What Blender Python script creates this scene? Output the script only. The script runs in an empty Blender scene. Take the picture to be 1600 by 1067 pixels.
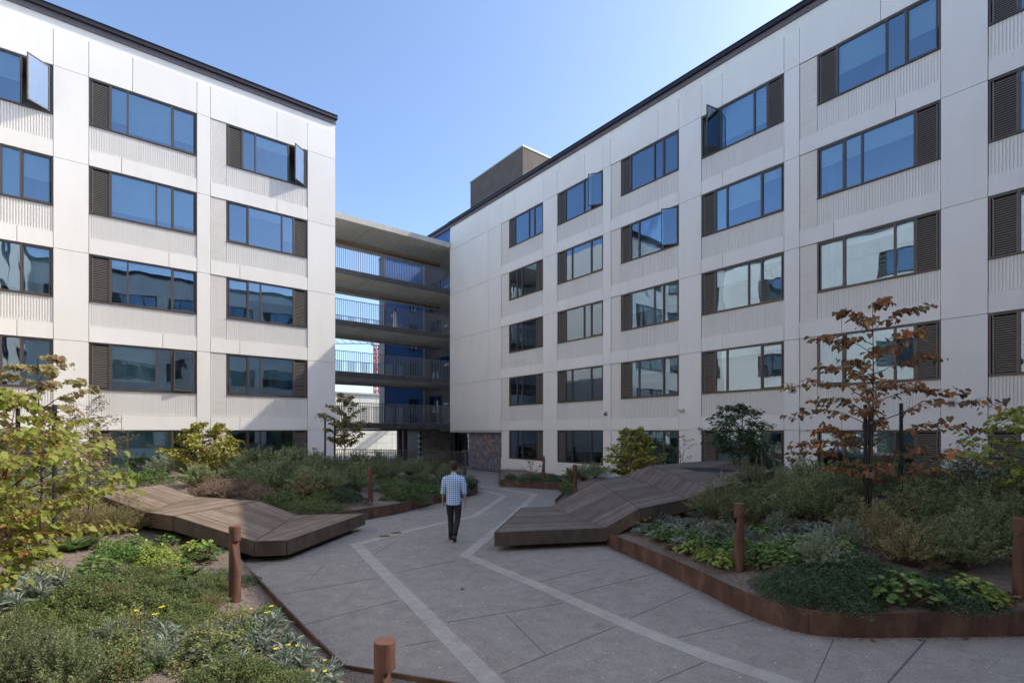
import bpy, bmesh, math, random
import numpy as np
from mathutils import Vector, Matrix
from mathutils.geometry import delaunay_2d_cdt
random.seed(7); rng = np.random.default_rng(7)
scene = bpy.context.scene
C = scene.collection
# ---------------------------------------------------------------- camera, sky, sun, exposure
F = 781.0; HZ = 672.0; CH = 2.5                 # focal length and horizon of the 1600 px photograph, eye height in metres
FW = (0.6213, 0.7836); RT = (0.7836, -0.6213)   # the courtyard's walls run along the world axes; the camera looks between them
cam = bpy.data.cameras.new('camera'); camo = bpy.data.objects.new('camera', cam); C.objects.link(camo)
camo.location = (0, 0, CH); camo.rotation_euler = (math.radians(90), 0, -math.atan2(FW[0], FW[1]))
cam.sensor_width = 36; cam.lens = F / 1600 * 36; cam.shift_y = (HZ - 533.5) / 1600; cam.clip_end = 2000; cam.clip_start = .05
scene.camera = camo
SUN_EL = math.radians(43.2); SUN_AZ = math.radians(114.0)
w = bpy.data.worlds.new('World'); scene.world = w; w.use_nodes = True
nt = w.node_tree; bg = nt.nodes['Background']
sky = nt.nodes.new('ShaderNodeTexSky'); sky.sky_type = 'NISHITA'; sky.sun_disc = False
sky.sun_elevation = SUN_EL; sky.sun_rotation = SUN_AZ; sky.air_density = 0.85; sky.dust_density = 1.5; sky.ozone_density = 2.9; sky.altitude = 50
nt.links.new(sky.outputs[0], bg.inputs[0]); bg.inputs[1].default_value = 0.15
sl = bpy.data.lights.new('sun', 'SUN'); slo = bpy.data.objects.new('sun', sl); C.objects.link(slo)
sl.energy = 2.0; sl.angle = math.radians(.5); sl.color = (1, .92, .80)
sdir = Vector((math.sin(SUN_AZ) * math.cos(SUN_EL), math.cos(SUN_AZ) * math.cos(SUN_EL), math.sin(SUN_EL)))
slo.rotation_euler = sdir.to_track_quat('Z', 'Y').to_euler(); slo.location = sdir * 60
scene.view_settings.view_transform = 'Standard'; scene.view_settings.look = 'None'
scene.view_settings.exposure = 1.13; scene.view_settings.gamma = 1
# ---------------------------------------------------------------- helpers
def ray(px): u = (px - 800) / F; return (FW[0] + u * RT[0], FW[1] + u * RT[1])
def G(px, py, z=0.0):                            # point at height z seen at this pixel
    D = (CH - z) * F / (py - HZ); r = ray(px); return (r[0] * D, r[1] * D)
def at(px, D): r = ray(px); return (r[0] * D, r[1] * D)
def zat(py, D): return CH + (HZ - py) * D / F
def tag(o, label=None, cat=None, group=None, kind=None):
    if label: o['label'] = label
    if cat: o['category'] = cat
    if group: o['group'] = group
    if kind: o['kind'] = kind
    return o
def empty(name, loc=(0, 0, 0), rz=0):
    o = bpy.data.objects.new(name, None); C.objects.link(o); o.location = loc; o.rotation_euler = (0, 0, rz); o.empty_display_size = .2
    return o
class MB:
    def __init__(s, mp=None): s.v = []; s.f = []; s.mp = mp
    def add(s, vs, fs):
        n = len(s.v)
        s.v += [s.mp(*p) for p in vs] if s.mp else [tuple(p) for p in vs]
        s.f += [tuple(i + n for i in f) for f in fs]; return s
    def box(s, x0, x1, y0, y1, z0, z1):
        return s.add([(x0,y0,z0),(x1,y0,z0),(x1,y1,z0),(x0,y1,z0),(x0,y0,z1),(x1,y0,z1),(x1,y1,z1),(x0,y1,z1)],
                     [(0,3,2,1),(4,5,6,7),(0,1,5,4),(1,2,6,5),(2,3,7,6),(3,0,4,7)])
    def prism(s, poly, z0, z1):
        n = len(poly)
        zt = z1 if isinstance(z1, (list, tuple)) else [z1] * n; zb = z0 if isinstance(z0, (list, tuple)) else [z0] * n
        return s.add([(p[0], p[1], zb[i]) for i, p in enumerate(poly)] + [(p[0], p[1], zt[i]) for i, p in enumerate(poly)],
                     [tuple(range(n))[::-1], tuple(range(n, 2 * n))] + [(i, (i + 1) % n, (i + 1) % n + n, i + n) for i in range(n)])
    def bar(s, a, b, wx, wy=None):
        wy = wy or wx; a = Vector(a); b = Vector(b); d = (b - a).normalized()
        u = d.cross(Vector((0, 0, 1)));
        if u.length < 1e-3: u = Vector((1, 0, 0))
        u.normalize(); v = d.cross(u)
        u = u * wx / 2; v = v * wy / 2
        P = [a - u - v, a + u - v, a + u + v, a - u + v, b - u - v, b + u - v, b + u + v, b - u + v]
        return s.add([tuple(p) for p in P], [(0,3,2,1),(4,5,6,7),(0,1,5,4),(1,2,6,5),(2,3,7,6),(3,0,4,7)])
    def tube(s, pts, rad, n=6, ell=None, cap=True):
        pts = [Vector(p) for p in pts]; m = len(pts); V = []
        for i, p in enumerate(pts):
            d = (pts[min(i + 1, m - 1)] - pts[max(i - 1, 0)])
            d = d.normalized() if d.length > 1e-9 else Vector((0, 0, 1))
            u = d.cross(Vector((0, 1, 0)) if abs(d.y) < .9 else Vector((1, 0, 0))).normalized(); v = u.cross(d).normalized()
            for k in range(n):
                a = 2 * math.pi * k / n; r = rad[i] if isinstance(rad, (list, tuple)) else rad
                rx, ry = r if isinstance(r, (list, tuple)) else (r, r)
                V.append(tuple(p + u * math.cos(a) * rx + v * math.sin(a) * ry))
        Fc = [(i * n + k, i * n + (k + 1) % n, (i + 1) * n + (k + 1) % n, (i + 1) * n + k) for i in range(m - 1) for k in range(n)]
        if cap: Fc += [tuple(range(n))[::-1], tuple(range((m - 1) * n, m * n))]
        return s.add(V, Fc)
    def strip(s, pts, wd, z0, z1):                # a flat band along a polyline, mitred
        n = len(pts); L = []; R = []
        for i, p in enumerate(pts):
            a = Vector(pts[max(i - 1, 0)]); b = Vector(pts[min(i + 1, n - 1)]); c = Vector(p)
            d1 = (c - a).normalized() if i else (b - c).normalized(); d2 = (b - c).normalized() if i < n - 1 else d1
            m = (d1 + d2).normalized(); k = 1 / max(.35, m.dot(d1)); q = Vector((-m.y, m.x)) * wd / 2 * k
            L.append(c + q); R.append(c - q)
        V = []; Fc = []
        for i in range(n): V += [(*L[i], z0), (*R[i], z0), (*R[i], z1), (*L[i], z1)]
        for i in range(n - 1):
            a = 4 * i; b = a + 4
            Fc += [(a, b, b + 1, a + 1), (a + 1, b + 1, b + 2, a + 2), (a + 2, b + 2, b + 3, a + 3), (a + 3, b + 3, b, a)]
        Fc += [(0, 1, 2, 3), (4 * n - 1, 4 * n - 2, 4 * n - 3, 4 * n - 4)]
        return s.add(V, Fc)
    def build(s, name, mat, parent=None, smooth=False, bevel=0, fix=True):
        me = bpy.data.meshes.new(name); me.from_pydata(s.v, [], s.f)
        if fix:
            bm = bmesh.new(); bm.from_mesh(me); bmesh.ops.recalc_face_normals(bm, faces=bm.faces); bm.to_mesh(me); bm.free()
        if mat: me.materials.append(mat)
        if smooth: me.polygons.foreach_set('use_smooth', [True] * len(me.polygons))
        o = bpy.data.objects.new(name, me); C.objects.link(o)
        if parent: o.parent = parent
        if bevel:
            b = o.modifiers.new('bevel', 'BEVEL'); b.width = bevel; b.segments = 2; b.limit_method = 'ANGLE'; b.harden_normals = False
        return o
# ---------------------------------------------------------------- materials (all procedural)
def N(nt, t, **kw):
    n = nt.nodes.new(t)
    for k, v in kw.items():
        if isinstance(k, str) and k.startswith('i_'): n.inputs[k[2:]].default_value = v
        else: setattr(n, k, v)
    return n
def coords(nt, scale=(1, 1, 1), obj=True):
    tc = N(nt, 'ShaderNodeTexCoord'); m = N(nt, 'ShaderNodeMapping'); m.inputs['Scale'].default_value = scale
    nt.links.new(tc.outputs['Object'], m.inputs[0]); return m.outputs[0]
def ramp(nt, fac, stops):
    r = N(nt, 'ShaderNodeValToRGB'); e = r.color_ramp.elements
    e[0].position, e[0].color = stops[0][0], (*stops[0][1], 1); e[1].position, e[1].color = stops[-1][0], (*stops[-1][1], 1)
    for p, c in stops[1:-1]: q = e.new(p); q.color = (*c, 1)
    nt.links.new(fac, r.inputs[0]); return r.outputs[0]
def noise(nt, vec, scale, detail=4, rough=.55):
    n = N(nt, 'ShaderNodeTexNoise'); n.inputs['Scale'].default_value = scale; n.inputs['Detail'].default_value = detail; n.inputs['Roughness'].default_value = rough
    nt.links.new(vec, n.inputs['Vector']); return n.outputs['Fac']
def mixc(nt, fac, a, b, mode='MIX'):
    m = N(nt, 'ShaderNodeMix', data_type='RGBA', blend_type=mode)
    for s, v in ((0, fac), (6, a), (7, b)):
        if hasattr(v, 'is_linked'): nt.links.new(v, m.inputs[s])
        else: m.inputs[s].default_value = v if s == 0 else (*v, 1)
    return m.outputs[2]
def newmat(name):
    m = bpy.data.materials.new(name); m.use_nodes = True; return m, m.node_tree, m.node_tree.nodes['Principled BSDF']
def bump(nt, b, h, strength, dist=.01):
    n = N(nt, 'ShaderNodeBump'); n.inputs['Strength'].default_value = strength; n.inputs['Distance'].default_value = dist
    nt.links.new(h, n.inputs['Height']); nt.links.new(n.outputs[0], b.inputs['Normal'])
def plain(name, col, rough=.6, metal=0, var=.12, scale=6, bmp=.15, bscale=60, spec=.5, stretch=(1, 1, 1)):
    m, t, b = newmat(name); v = coords(t, stretch)
    n1 = noise(t, v, scale); dk = tuple(c * (1 - var) for c in col); lt = tuple(min(1, c * (1 + var)) for c in col)
    t.links.new(ramp(t, n1, [(.3, dk), (.7, lt)]), b.inputs['Base Color'])
    b.inputs['Roughness'].default_value = rough; b.inputs['Metallic'].default_value = metal; b.inputs['Specular IOR Level'].default_value = spec
    if bmp: bump(t, b, noise(t, v, bscale, 3), bmp, .004)
    return m
M = {}
def wall_mat():
    m, t, b = newmat('white_panel'); v = coords(t); a = noise(t, v, .7, 5); c = noise(t, coords(t, (1.2, 1.2, .5)), 1.0, 4); s = noise(t, v, 90, 2)
    col = ramp(t, a, [(.3, (.825, .79, .73)), (.7, (.86, .83, .775))])
    col = mixc(t, .5, col, ramp(t, c, [(.3, (.80, .765, .705)), (.6, (.86, .83, .775))]))
    col = mixc(t, .10, col, ramp(t, s, [(.35, (.45, .43, .40)), (.55, (.8, .79, .77))]))
    gi = N(t, 'ShaderNodeNewGeometry'); col = mixc(t, 1, col, ramp(t, gi.outputs['Random Per Island'], [(0, (.955, .955, .95)), (1, (1.0, 1.0, 1.0))]), 'MULTIPLY')
    st = noise(t, coords(t, (2.2, 2.2, .2)), 1.6, 5, .6); col = mixc(t, 1, col, ramp(t, st, [(.28, (.97, .965, .955)), (.46, (1, 1, 1))]), 'MULTIPLY')
    t.links.new(col, b.inputs['Base Color']); b.inputs['Roughness'].default_value = .75; b.inputs['Specular IOR Level'].default_value = .3
    bump(t, b, s, .25, .003); return m
M['wall'] = wall_mat()
M['frame'] = plain('bronze_frame', (.095, .080, .070), .42, .3, .1, 3, 0)
M['louvre'] = plain('louvre_metal', (.19, .165, .14), .5, .2, .1, 3, 0)
M['cap'] = plain('dark_cap', (.032, .028, .035), .45, .3, .15, 2, 0)
M['fascia'] = plain('violet_grey_fascia', (.15, .13, .145), .5, .2, .1, 2, 0)
M['room'] = plain('room_paint', (.34, .33, .30), .9, 0, .25, .8, 0)
M['blind'] = plain('blind_fabric', (.78, .79, .74), .9, 0, .06, 2, 0)
M['curtain'] = plain('curtain_fabric', (.12, .16, .20), .9, 0, .3, 2, 0, stretch=(9, 9, .5))
M['brown'] = plain('brown_render', (.115, .096, .082), .85, 0, .15, 1.5, .4, 50)
M['blue'] = plain('blue_render', (.07, .17, .42), .7, 0, .1, 1, .2, 50)
M['steel'] = plain('grey_steel', (.13, .122, .115), .5, .5, .1, 4, 0)
M['stake'] = plain('black_stake', (.022, .022, .024), .8, 0, .2, 10, .3, 40)
M['lightmetal'] = plain('light_metal', (.5, .5, .49), .4, .4, .1, 5, 0)
M['whiteb'] = plain('far_white_block', (.74, .72, .64), .8, 0, .06, .6, .2, 30)
M['strip'] = plain('timber_strip', (.45, .27, .14), .6, 0, .2, 3, 0)
M['crane'] = plain('crane_red', (.45, .12, .12), .5, 0, .1, 1, 0)
M['rubber'] = plain('black_sole', (.02, .02, .02), .6, 0, .2, 20, 0)
def glass():
    m, t, b = newmat('window_glass'); t.nodes.remove(b); out = t.nodes['Material Output']
    v = coords(t, (1, 1, .6)); nz = noise(t, v, .9, 2, .5); bp = N(t, 'ShaderNodeBump'); bp.inputs['Strength'].default_value = .2; bp.inputs['Distance'].default_value = .03
    t.links.new(nz, bp.inputs['Height'])
    gl = N(t, 'ShaderNodeBsdfGlossy'); gl.inputs['Color'].default_value = (.64, .78, .93, 1); gl.inputs['Roughness'].default_value = .01
    t.links.new(bp.outputs[0], gl.inputs['Normal'])
    tr = N(t, 'ShaderNodeBsdfTransparent'); tr.inputs['Color'].default_value = (.72, .82, .84, 1)
    fr = N(t, 'ShaderNodeFresnel'); fr.inputs['IOR'].default_value = 1.5
    mr = N(t, 'ShaderNodeMapRange'); mr.inputs['From Min'].default_value = .03; mr.inputs['From Max'].default_value = .45; mr.inputs['To Min'].default_value = .20; mr.inputs['To Max'].default_value = .95
    t.links.new(fr.outputs[0], mr.inputs[0]); mx = N(t, 'ShaderNodeMixShader')
    t.links.new(mr.outputs[0], mx.inputs[0]); t.links.new(tr.outputs[0], mx.inputs[1]); t.links.new(gl.outputs[0], mx.inputs[2]); t.links.new(mx.outputs[0], out.inputs[0]); return m
M['glass'] = glass()
def concrete(name, c0, c1, agg, seam=False):
    m, t, b = newmat(name); v = coords(t); a = noise(t, v, .45, 6, .6); c = noise(t, v, 4, 5, .65); s = noise(t, v, 140, 2, .7)
    vo = N(t, 'ShaderNodeTexVoronoi'); vo.inputs['Scale'].default_value = 75; t.links.new(v, vo.inputs['Vector'])
    col = ramp(t, a, [(.32, c0), (.68, c1)]); col = mixc(t, .35, col, ramp(t, c, [(.3, tuple(x * .7 for x in c0)), (.7, tuple(x * 1.25 for x in c1))]))
    if agg:
        sp = ramp(t, vo.outputs['Color'], [(.0, (.3, .3, .3)), (.5, (.5, .5, .5)), (.93, (.62, .62, .62)), (1, (2.6, 2.5, 2.3))])
        col = mixc(t, agg, col, mixc(t, 1, col, sp, 'MULTIPLY'), 'MIX')
        col = mixc(t, 1, col, (1.35, 1.35, 1.35), 'MULTIPLY')
    st = noise(t, v, 1.3, 7, .7); col = mixc(t, 1, col, ramp(t, st, [(.30, (.80, .80, .79)), (.44, (1, 1, 1)), (.62, (1, 1, 1)), (.76, (1.10, 1.09, 1.07))]), 'MULTIPLY')
    big = noise(t, v, 9, 3); col = mixc(t, 1, col, ramp(t, big, [(.22, (.72, .72, .72)), (.36, (1, 1, 1))]), 'MULTIPLY')
    t.links.new(col, b.inputs['Base Color']); b.inputs['Roughness'].default_value = .8; b.inputs['Specular IOR Level'].default_value = .35
    bump(t, b, s, .35, .004); return m
M['pave'] = concrete('aggregate_paving', (.325, .290, .250), (.415, .372, .326), .8)
M['band'] = concrete('light_paving_band', (.35, .32, .28), (.42, .385, .34), .45)
M['joint'] = plain('paving_joint', (.11, .105, .10), .9, 0, .2, 10, 0)
M['slab'] = concrete('slab_concrete', (.42, .40, .34), (.55, .53, .47), 0)
M['ground'] = plain('far_ground', (.12, .12, .11), .95, 0, .2, .2, 0)
def mulch():
    m, t, b = newmat('chip_mulch'); v = coords(t); a = noise(t, v, 1.1, 5); vo = N(t, 'ShaderNodeTexVoronoi'); vo.inputs['Scale'].default_value = 60; t.links.new(v, vo.inputs['Vector'])
    vo2 = N(t, 'ShaderNodeTexVoronoi'); vo2.inputs['Scale'].default_value = 110; t.links.new(v, vo2.inputs['Vector'])
    bw = N(t, 'ShaderNodeRGBToBW'); t.links.new(vo.outputs['Color'], bw.inputs[0])
    col = ramp(t, bw.outputs[0], [(.1, (.09, .066, .052)), (.45, (.24, .18, .14)), (.7, (.36, .29, .235)), (.95, (.52, .46, .39))])
    col = mixc(t, .45, col, ramp(t, a, [(.3, (.16, .12, .09)), (.7, (.32, .255, .205))]))
    t.links.new(col, b.inputs['Base Color']); b.inputs['Roughness'].default_value = .95; bump(t, b, vo2.outputs['Distance'], .9, .02); return m
M['mulch'] = mulch()
def island(name, stops, rough=.85, trans=0.0, noise_amt=0, spec=.3):
    m, t, b = newmat(name); g = N(t, 'ShaderNodeNewGeometry'); oi = N(t, 'ShaderNodeObjectInfo')
    col = ramp(t, g.outputs['Random Per Island'], stops)
    hs = N(t, 'ShaderNodeHueSaturation'); t.links.new(col, hs.inputs['Color'])
    mr = N(t, 'ShaderNodeMapRange'); mr.inputs['To Min'].default_value = .75; mr.inputs['To Max'].default_value = 1.25
    t.links.new(oi.outputs['Random'], mr.inputs[0]); t.links.new(mr.outputs[0], hs.inputs['Value'])
    t.links.new(hs.outputs[0], b.inputs['Base Color']); b.inputs['Roughness'].default_value = rough; b.inputs['Specular IOR Level'].default_value = spec
    if trans:
        tl = N(t, 'ShaderNodeBsdfTranslucent'); t.links.new(hs.outputs[0], tl.inputs[0]); mx = N(t, 'ShaderNodeMixShader'); mx.inputs[0].default_value = trans
        t.links.new(b.outputs[0], mx.inputs[1]); t.links.new(tl.outputs[0], mx.inputs[2]); t.links.new(mx.outputs[0], t.nodes['Material Output'].inputs[0])
    return m
def planks(name, stops):
    m, t, b = newmat(name); g = N(t, 'ShaderNodeNewGeometry'); col = ramp(t, g.outputs['Random Per Island'], stops)
    n = noise(t, coords(t), 3, 5); n2 = noise(t, coords(t), 45, 3)
    col = mixc(t, 1, col, ramp(t, n, [(.3, (.75, .75, .76)), (.7, (1.2, 1.18, 1.15))]), 'MULTIPLY'); col = mixc(t, 1, col, ramp(t, n2, [(.3, (.85, .85, .85)), (.7, (1.12, 1.12, 1.12))]), 'MULTIPLY')
    t.links.new(col, b.inputs['Base Color']); b.inputs['Roughness'].default_value = .62; bump(t, b, n2, .2, .003); return m
M['wood'] = planks('weathered_planks', [(0, (.15, .103, .068)), (.35, (.185, .132, .092)), (.7, (.215, .158, .112)), (1, (.25, .192, .142))])
M['wood2'] = planks('grey_planks', [(0, (.115, .084, .064)), (.4, (.14, .105, .083)), (.75, (.165, .128, .103)), (1, (.20, .162, .135))])
def rust(name, a, b_, c, sc=3):
    m, t, b = newmat(name); v = coords(t, (1, 1, .6)); n1 = noise(t, v, sc, 6, .65); n2 = noise(t, coords(t, (1.5, 1.5, .7)), 3, 5, .7)
    col = ramp(t, n1, [(.3, a), (.5, b_), (.72, c)]); col = mixc(t, 1, col, ramp(t, n2, [(.3, (.68, .70, .74)), (.6, (1.12, 1.1, 1.1))]), 'MULTIPLY')
    t.links.new(col, b.inputs['Base Color']); b.inputs['Roughness'].default_value = .75; b.inputs['Metallic'].default_value = .15; bump(t, b, noise(t, v, 70, 3), .25, .003); return m
M['corten'] = rust('rusted_steel', (.055, .034, .026), (.125, .064, .044), (.21, .12, .08), 3.2)
M['corten2'] = rust('bollard_rust', (.085, .044, .030), (.15, .072, .047), (.215, .105, .068), 5)
M['patina'] = rust('dark_patina_steel', (.06, .046, .036), (.105, .08, .06), (.17, .105, .065), 1.6)
# ---------------------------------------------------------------- ground, paving
MB().box(-300, 400, -200, 500, -.30, -.02).build('ground', M['ground']); tag(bpy.data.objects['ground'], kind='structure')
tag(MB().box(-5.33, 22, -16, 60, -.10, 0).build('pavement', M['pave']), kind='structure')
bandm = MB()
bandm.strip([G(800, 1120), G(770, 1067), G(650, 945), G(556, 850.5), G(646, 827), G(741, 806.5), G(788, 775), G(765, 768.5), G(738, 764)], .23, .0005, .004)
bandm.strip([G(1500, 1165), G(1330, 1103), G(1204, 1058), G(1105, 1025), G(1000, 984), G(860, 923), G(727, 867.5), G(800, 808), G(836, 772.5), G(790, 764.5), G(745, 759)], .24, .0005, .004)
tag(bandm.build('paving_band', M['band']), kind='structure')
jn = MB()
for a, b, wd in [((440,928),(594,902),.008),((617,895),(713,875.5),.008),((471.5,977),(622,937),.008),((699,972),(877.5,942),.008),((783,1052),(965,977),.008),
        ((983,966),(1088,921),.008),((1057.6,996),(1187.5,966),.008),((1272,1066),(1303,997),.008),((1387.6,1066),(1447,999),.02),
        ((1026.6,1065),(1105,1032),.008),((790,959.5),(853,1022.5),.008),((842.5,909),(930,888),.008),((891.5,928),(1039,892),.008),
        ((632.5,1008.5),(681.5,1000),.008),((485.5,903.5),(506.5,882.5),.01),((653.5,854.5),(659,842),.008),((688,842),(704,829),.008),((560,880),(620,845),.01),((760,838),(815,850),.01),
        ((700,782),(728,800),.008),((800,782),(830,800),.008),((850,775),(868,782),.008),((735,748),(775,748),.008)]:
    jn.strip([G(*a), G(*b)], wd, .0005, .003)
for off in (-.15, .15):                            # saw cuts beside the light bands
    pass
tag(jn.build('paving_joint', M['joint']), kind='structure')
M['bronze'] = plain('bronze_cover', (.20, .13, .05), .5, .5, .2, 20, 0)
for (px, py) in ((601, 837.5), (619, 832.5)):
    x, y = G(px, py); r = MB().prism([(x - .13, y - .08), (x + .10, y - .13), (x + .13, y + .07), (x - .09, y + .12)], -.02, .008)
    r.box(x - .02, x + .02, y - .02, y + .02, .008, .012)
    tag(r.build('drain_cover', M['bronze'], bevel=.002), 'small bronze drain cover set in the paving, the %s one of the pair' % ('left' if px < 610 else 'right'), 'drain cover', 'bronze covers in the paving')
# ---------------------------------------------------------------- planting beds
LE = [G(746, 767.5), G(744, 773), G(732, 775.5), G(688, 785), G(625, 802), G(571, 812), G(480, 826), G(400, 850), G(362, 868), G(373, 886), G(418, 935), G(469, 992), G(537, 1063)]
LE += [(LE[-1][0] + .9, LE[-1][1] - 1.3), (LE[-1][0] + 2.6, LE[-1][1] - 3.9)]
LB = LE + [(-5.2, -2.5), (-5.2, 22.1), (7.7, 22.1), (8.0, 30.6), (11, 30.6), (14.2, 24.4), G(716, 745)]
RE = [(17.45, 23.1), (13.75, 18.3), (13.4, 17.7), G(817, 762), G(876, 765.6), G(883.6, 778), G(868, 796), G(905, 822), G(956.5, 857), G(998, 875), G(1039, 894), G(1088.5, 919), G(1154.5, 954), G(1204, 974.5), G(1253.5, 989), G(1299, 995), G(1352.5, 996), G(1470, 995), G(1600, 993), (10.6, -.5), (13, -2.3)]
RB = RE + [(17.5, -2.3)]
def segd(x, y, poly):
    d = 1e9
    for (a, b) in zip(poly[:-1], poly[1:]):
        ex, ey = b[0] - a[0], b[1] - a[1]; L = ex * ex + ey * ey
        t = 0 if L == 0 else max(0, min(1, ((x - a[0]) * ex + (y - a[1]) * ey) / L))
        d = min(d, math.hypot(x - a[0] - t * ex, y - a[1] - t * ey))
    return d
def inside(x, y, poly):
    c = False; n = len(poly)
    for i in range(n):
        x1, y1 = poly[i]; x2, y2 = poly[(i + 1) % n]
        if (y1 > y) != (y2 > y) and x < (x2 - x1) * (y - y1) / (y2 - y1) + x1: c = not c
    return c
def hL(x, y):
    d = segd(x, y, LE); near = max(0, min(1, (11 - y) / 3))
    b = .20 * (1 - near) + .10 * near; cap = .75 - .6 * max(0, min(1, (x - 7.5) / 3.5)) * max(0, min(1, (y - 12) / 4))
    return b + min(cap, max(0, d - .1) * .17) + .03 * math.sin(x * 2.1 + y) + .025 * math.sin(y * 3.3 - x) * min(1, d)
def hR(x, y):
    d = segd(x, y, RE); return .235 + min(.62 - .56 * max(0, min(1, (y - 12) / 3)), max(0, d - .1) * .17) + (.03 * math.sin(x * 2.1 + y) + .025 * math.sin(y * 3.3 - x)) * min(1, d)
def H(x, y):
    if inside(x, y, LB): return hL(x, y)
    if inside(x, y, RB): return hR(x, y)
    return 0.0
def soil(px, py):
    D = 2.0; r = ray(px)
    while D < 34:
        x, y = r[0] * D, r[1] * D; z = CH + (HZ - py) * D / F
        if z <= H(x, y): break
        D += .04
    return (r[0] * D, r[1] * D, H(r[0] * D, r[1] * D), D)
def bed(name, poly, hf):
    pts = [Vector(p) for p in poly]; n = len(pts)
    bd = []
    for i in range(n):
        a, b = pts[i], pts[(i + 1) % n]; k = max(1, int((b - a).length / .35)); bd += [a + (b - a) * j / k for j in range(k)]
    nb = len(bd); x0 = min(p.x for p in pts); x1 = max(p.x for p in pts); y0 = min(p.y for p in pts); y1 = max(p.y for p in pts)
    y = y0
    while y < y1:
        x = x0
        while x < x1:
            q = (x + random.uniform(-.06, .06), y + random.uniform(-.06, .06))
            if inside(*q, poly) and segd(q[0], q[1], poly + [poly[0]]) > .12: bd.append(Vector(q))
            x += .27
        y += .27
    vs, es, fs, *_ = delaunay_2d_cdt(bd, [], [list(range(nb))], 1, 1e-5)
    m = MB(); m.add([(v.x, v.y, hf(v.x, v.y)) for v in vs], [tuple(f) for f in fs])
    return tag(m.build(name, M['mulch'], smooth=True), kind='structure')
bed('planting_bed', LB, hL); bed('planting_bed', RB, hR)
def smoothp(pts, it=1):
    for _ in range(it):
        q = [pts[0]]
        for a, b in zip(pts[:-1], pts[1:]): q += [(a[0] * .75 + b[0] * .25, a[1] * .75 + b[1] * .25), (a[0] * .25 + b[0] * .75, a[1] * .25 + b[1] * .75)]
        pts = q + [pts[-1]]
    return pts
# loose chips on the mulch near the camera
chips = MB(); cv = []; cf = []
for i in range(15000):
    px = random.choice((random.uniform(0, 560), random.uniform(960, 1600))); py = 1067 - abs(random.gauss(0, 90)) if random.random() < .75 else random.uniform(780, 960)
    if px > 900: py = random.uniform(820, 985)
    py = min(py, 1075); x, y, z, D = soil(px, py)
    if z == 0: continue
    s = random.uniform(.006, .016); a = random.uniform(0, 6.3); c, d = math.cos(a) * s, math.sin(a) * s; tz = random.uniform(-.3, .6) * s
    n = len(cv); cv += [(x + c, y + d, z + .001 + tz), (x - d * .5, y + c * .5, z + s * .45), (x - c, y - d, z + .002), (x + d * .5, y - c * .5, z + s * .2), (x, y, z + s * .55)]
    cf += [(n, n + 1, n + 4), (n + 1, n + 2, n + 4), (n + 2, n + 3, n + 4), (n + 3, n, n + 4)]
chips.add(cv, cf); M['chips'] = island('chips', [(0, (.09, .06, .045)), (.5, (.21, .155, .12)), (1, (.42, .35, .29))], .9)
for line, cnt in ((smoothp(RE[8:19], 1), 5200), (LE[9:], 1500), (LE[:6], 1200)):      # gravel gathered along the foot of the steel edging
    gv = []; gf = []
    seg = [(a, b, math.hypot(b[0] - a[0], b[1] - a[1])) for a, b in zip(line[:-1], line[1:])]; tot = sum(q[2] for q in seg); sgn = 1
    for i in range(cnt):
        u = random.uniform(0, tot)
        for a, b, L in seg:
            if u <= L: break
            u -= L
        t = min(1, u / L); dx, dy = (b[0] - a[0]) / L, (b[1] - a[1]) / L; off = .018 + abs(random.gauss(0, .028)); nx, ny = -dy, dx
        x, y = a[0] + (b[0] - a[0]) * t, a[1] + (b[1] - a[1]) * t
        if H(x + nx * .1, y + ny * .1) > 0: nx, ny = -nx, -ny
        x += nx * off; y += ny * off; s = random.uniform(.004, .010); an = random.uniform(0, 6.3); c, d = math.cos(an) * s, math.sin(an) * s
        n = len(gv); gv += [(x + c, y + d, .002), (x - d, y + c, .002), (x - c, y - d, .002), (x + d, y - c, .002), (x, y, s * .8)]; gf += [(n, n + 1, n + 4), (n + 1, n + 2, n + 4), (n + 2, n + 3, n + 4), (n + 3, n, n + 4)]
    chips.add(gv, gf)
tag(chips.build('bark_chips', M['chips'], fix=False), 'tan chips scattered over the planting beds', 'mulch', kind='stuff')
def edging(pts, h, label, name='planter_edge'):
    r = empty(name, (*pts[0], 0)); tag(r, label, 'planter edge', 'rusted steel planter edges')
    # plates of up to 2.4 m, each with a small gap
    cur = [Vector(pts[0])]; acc = 0; out = []
    for p in pts[1:]:
        p = Vector(p)
        while True:
            L = (p - cur[-1]).length
            if acc + L > 2.4:
                q = cur[-1] + (p - cur[-1]).normalized() * (2.4 - acc); cur.append(q); out.append(cur); cur = [q + (p - q).normalized() * .006]; acc = 0
                if (p - cur[-1]).length < .01: break
            else: cur.append(p); acc += L; break
    out.append(cur)
    for c in out:
        c = [q for i, q in enumerate(c) if i == 0 or (q - c[i - 1]).length > .004]
        if len(c) < 2: continue
        m = MB(); m.strip([tuple(q) for q in c], .022, -.02, h); o = m.build('steel_plate', M['corten'], None); o.parent = r; o.matrix_parent_inverse = Matrix.Translation((-pts[0][0], -pts[0][1], 0))
    return r
edging(LE[9:], .16, 'low rusted steel edging of the near left planting bed')
edging([G(712, 751.5)] + LE[:7], .32, 'rusted steel planter edge behind the walking man, left of the path')
edging(RE[:7], .32, 'rusted steel planter edge in front of the far white wall')
edging(RE[7:9] + smoothp(RE[9:18], 2) + RE[18:], .30, 'long curving rusted steel planter edge at the right foreground')
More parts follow.
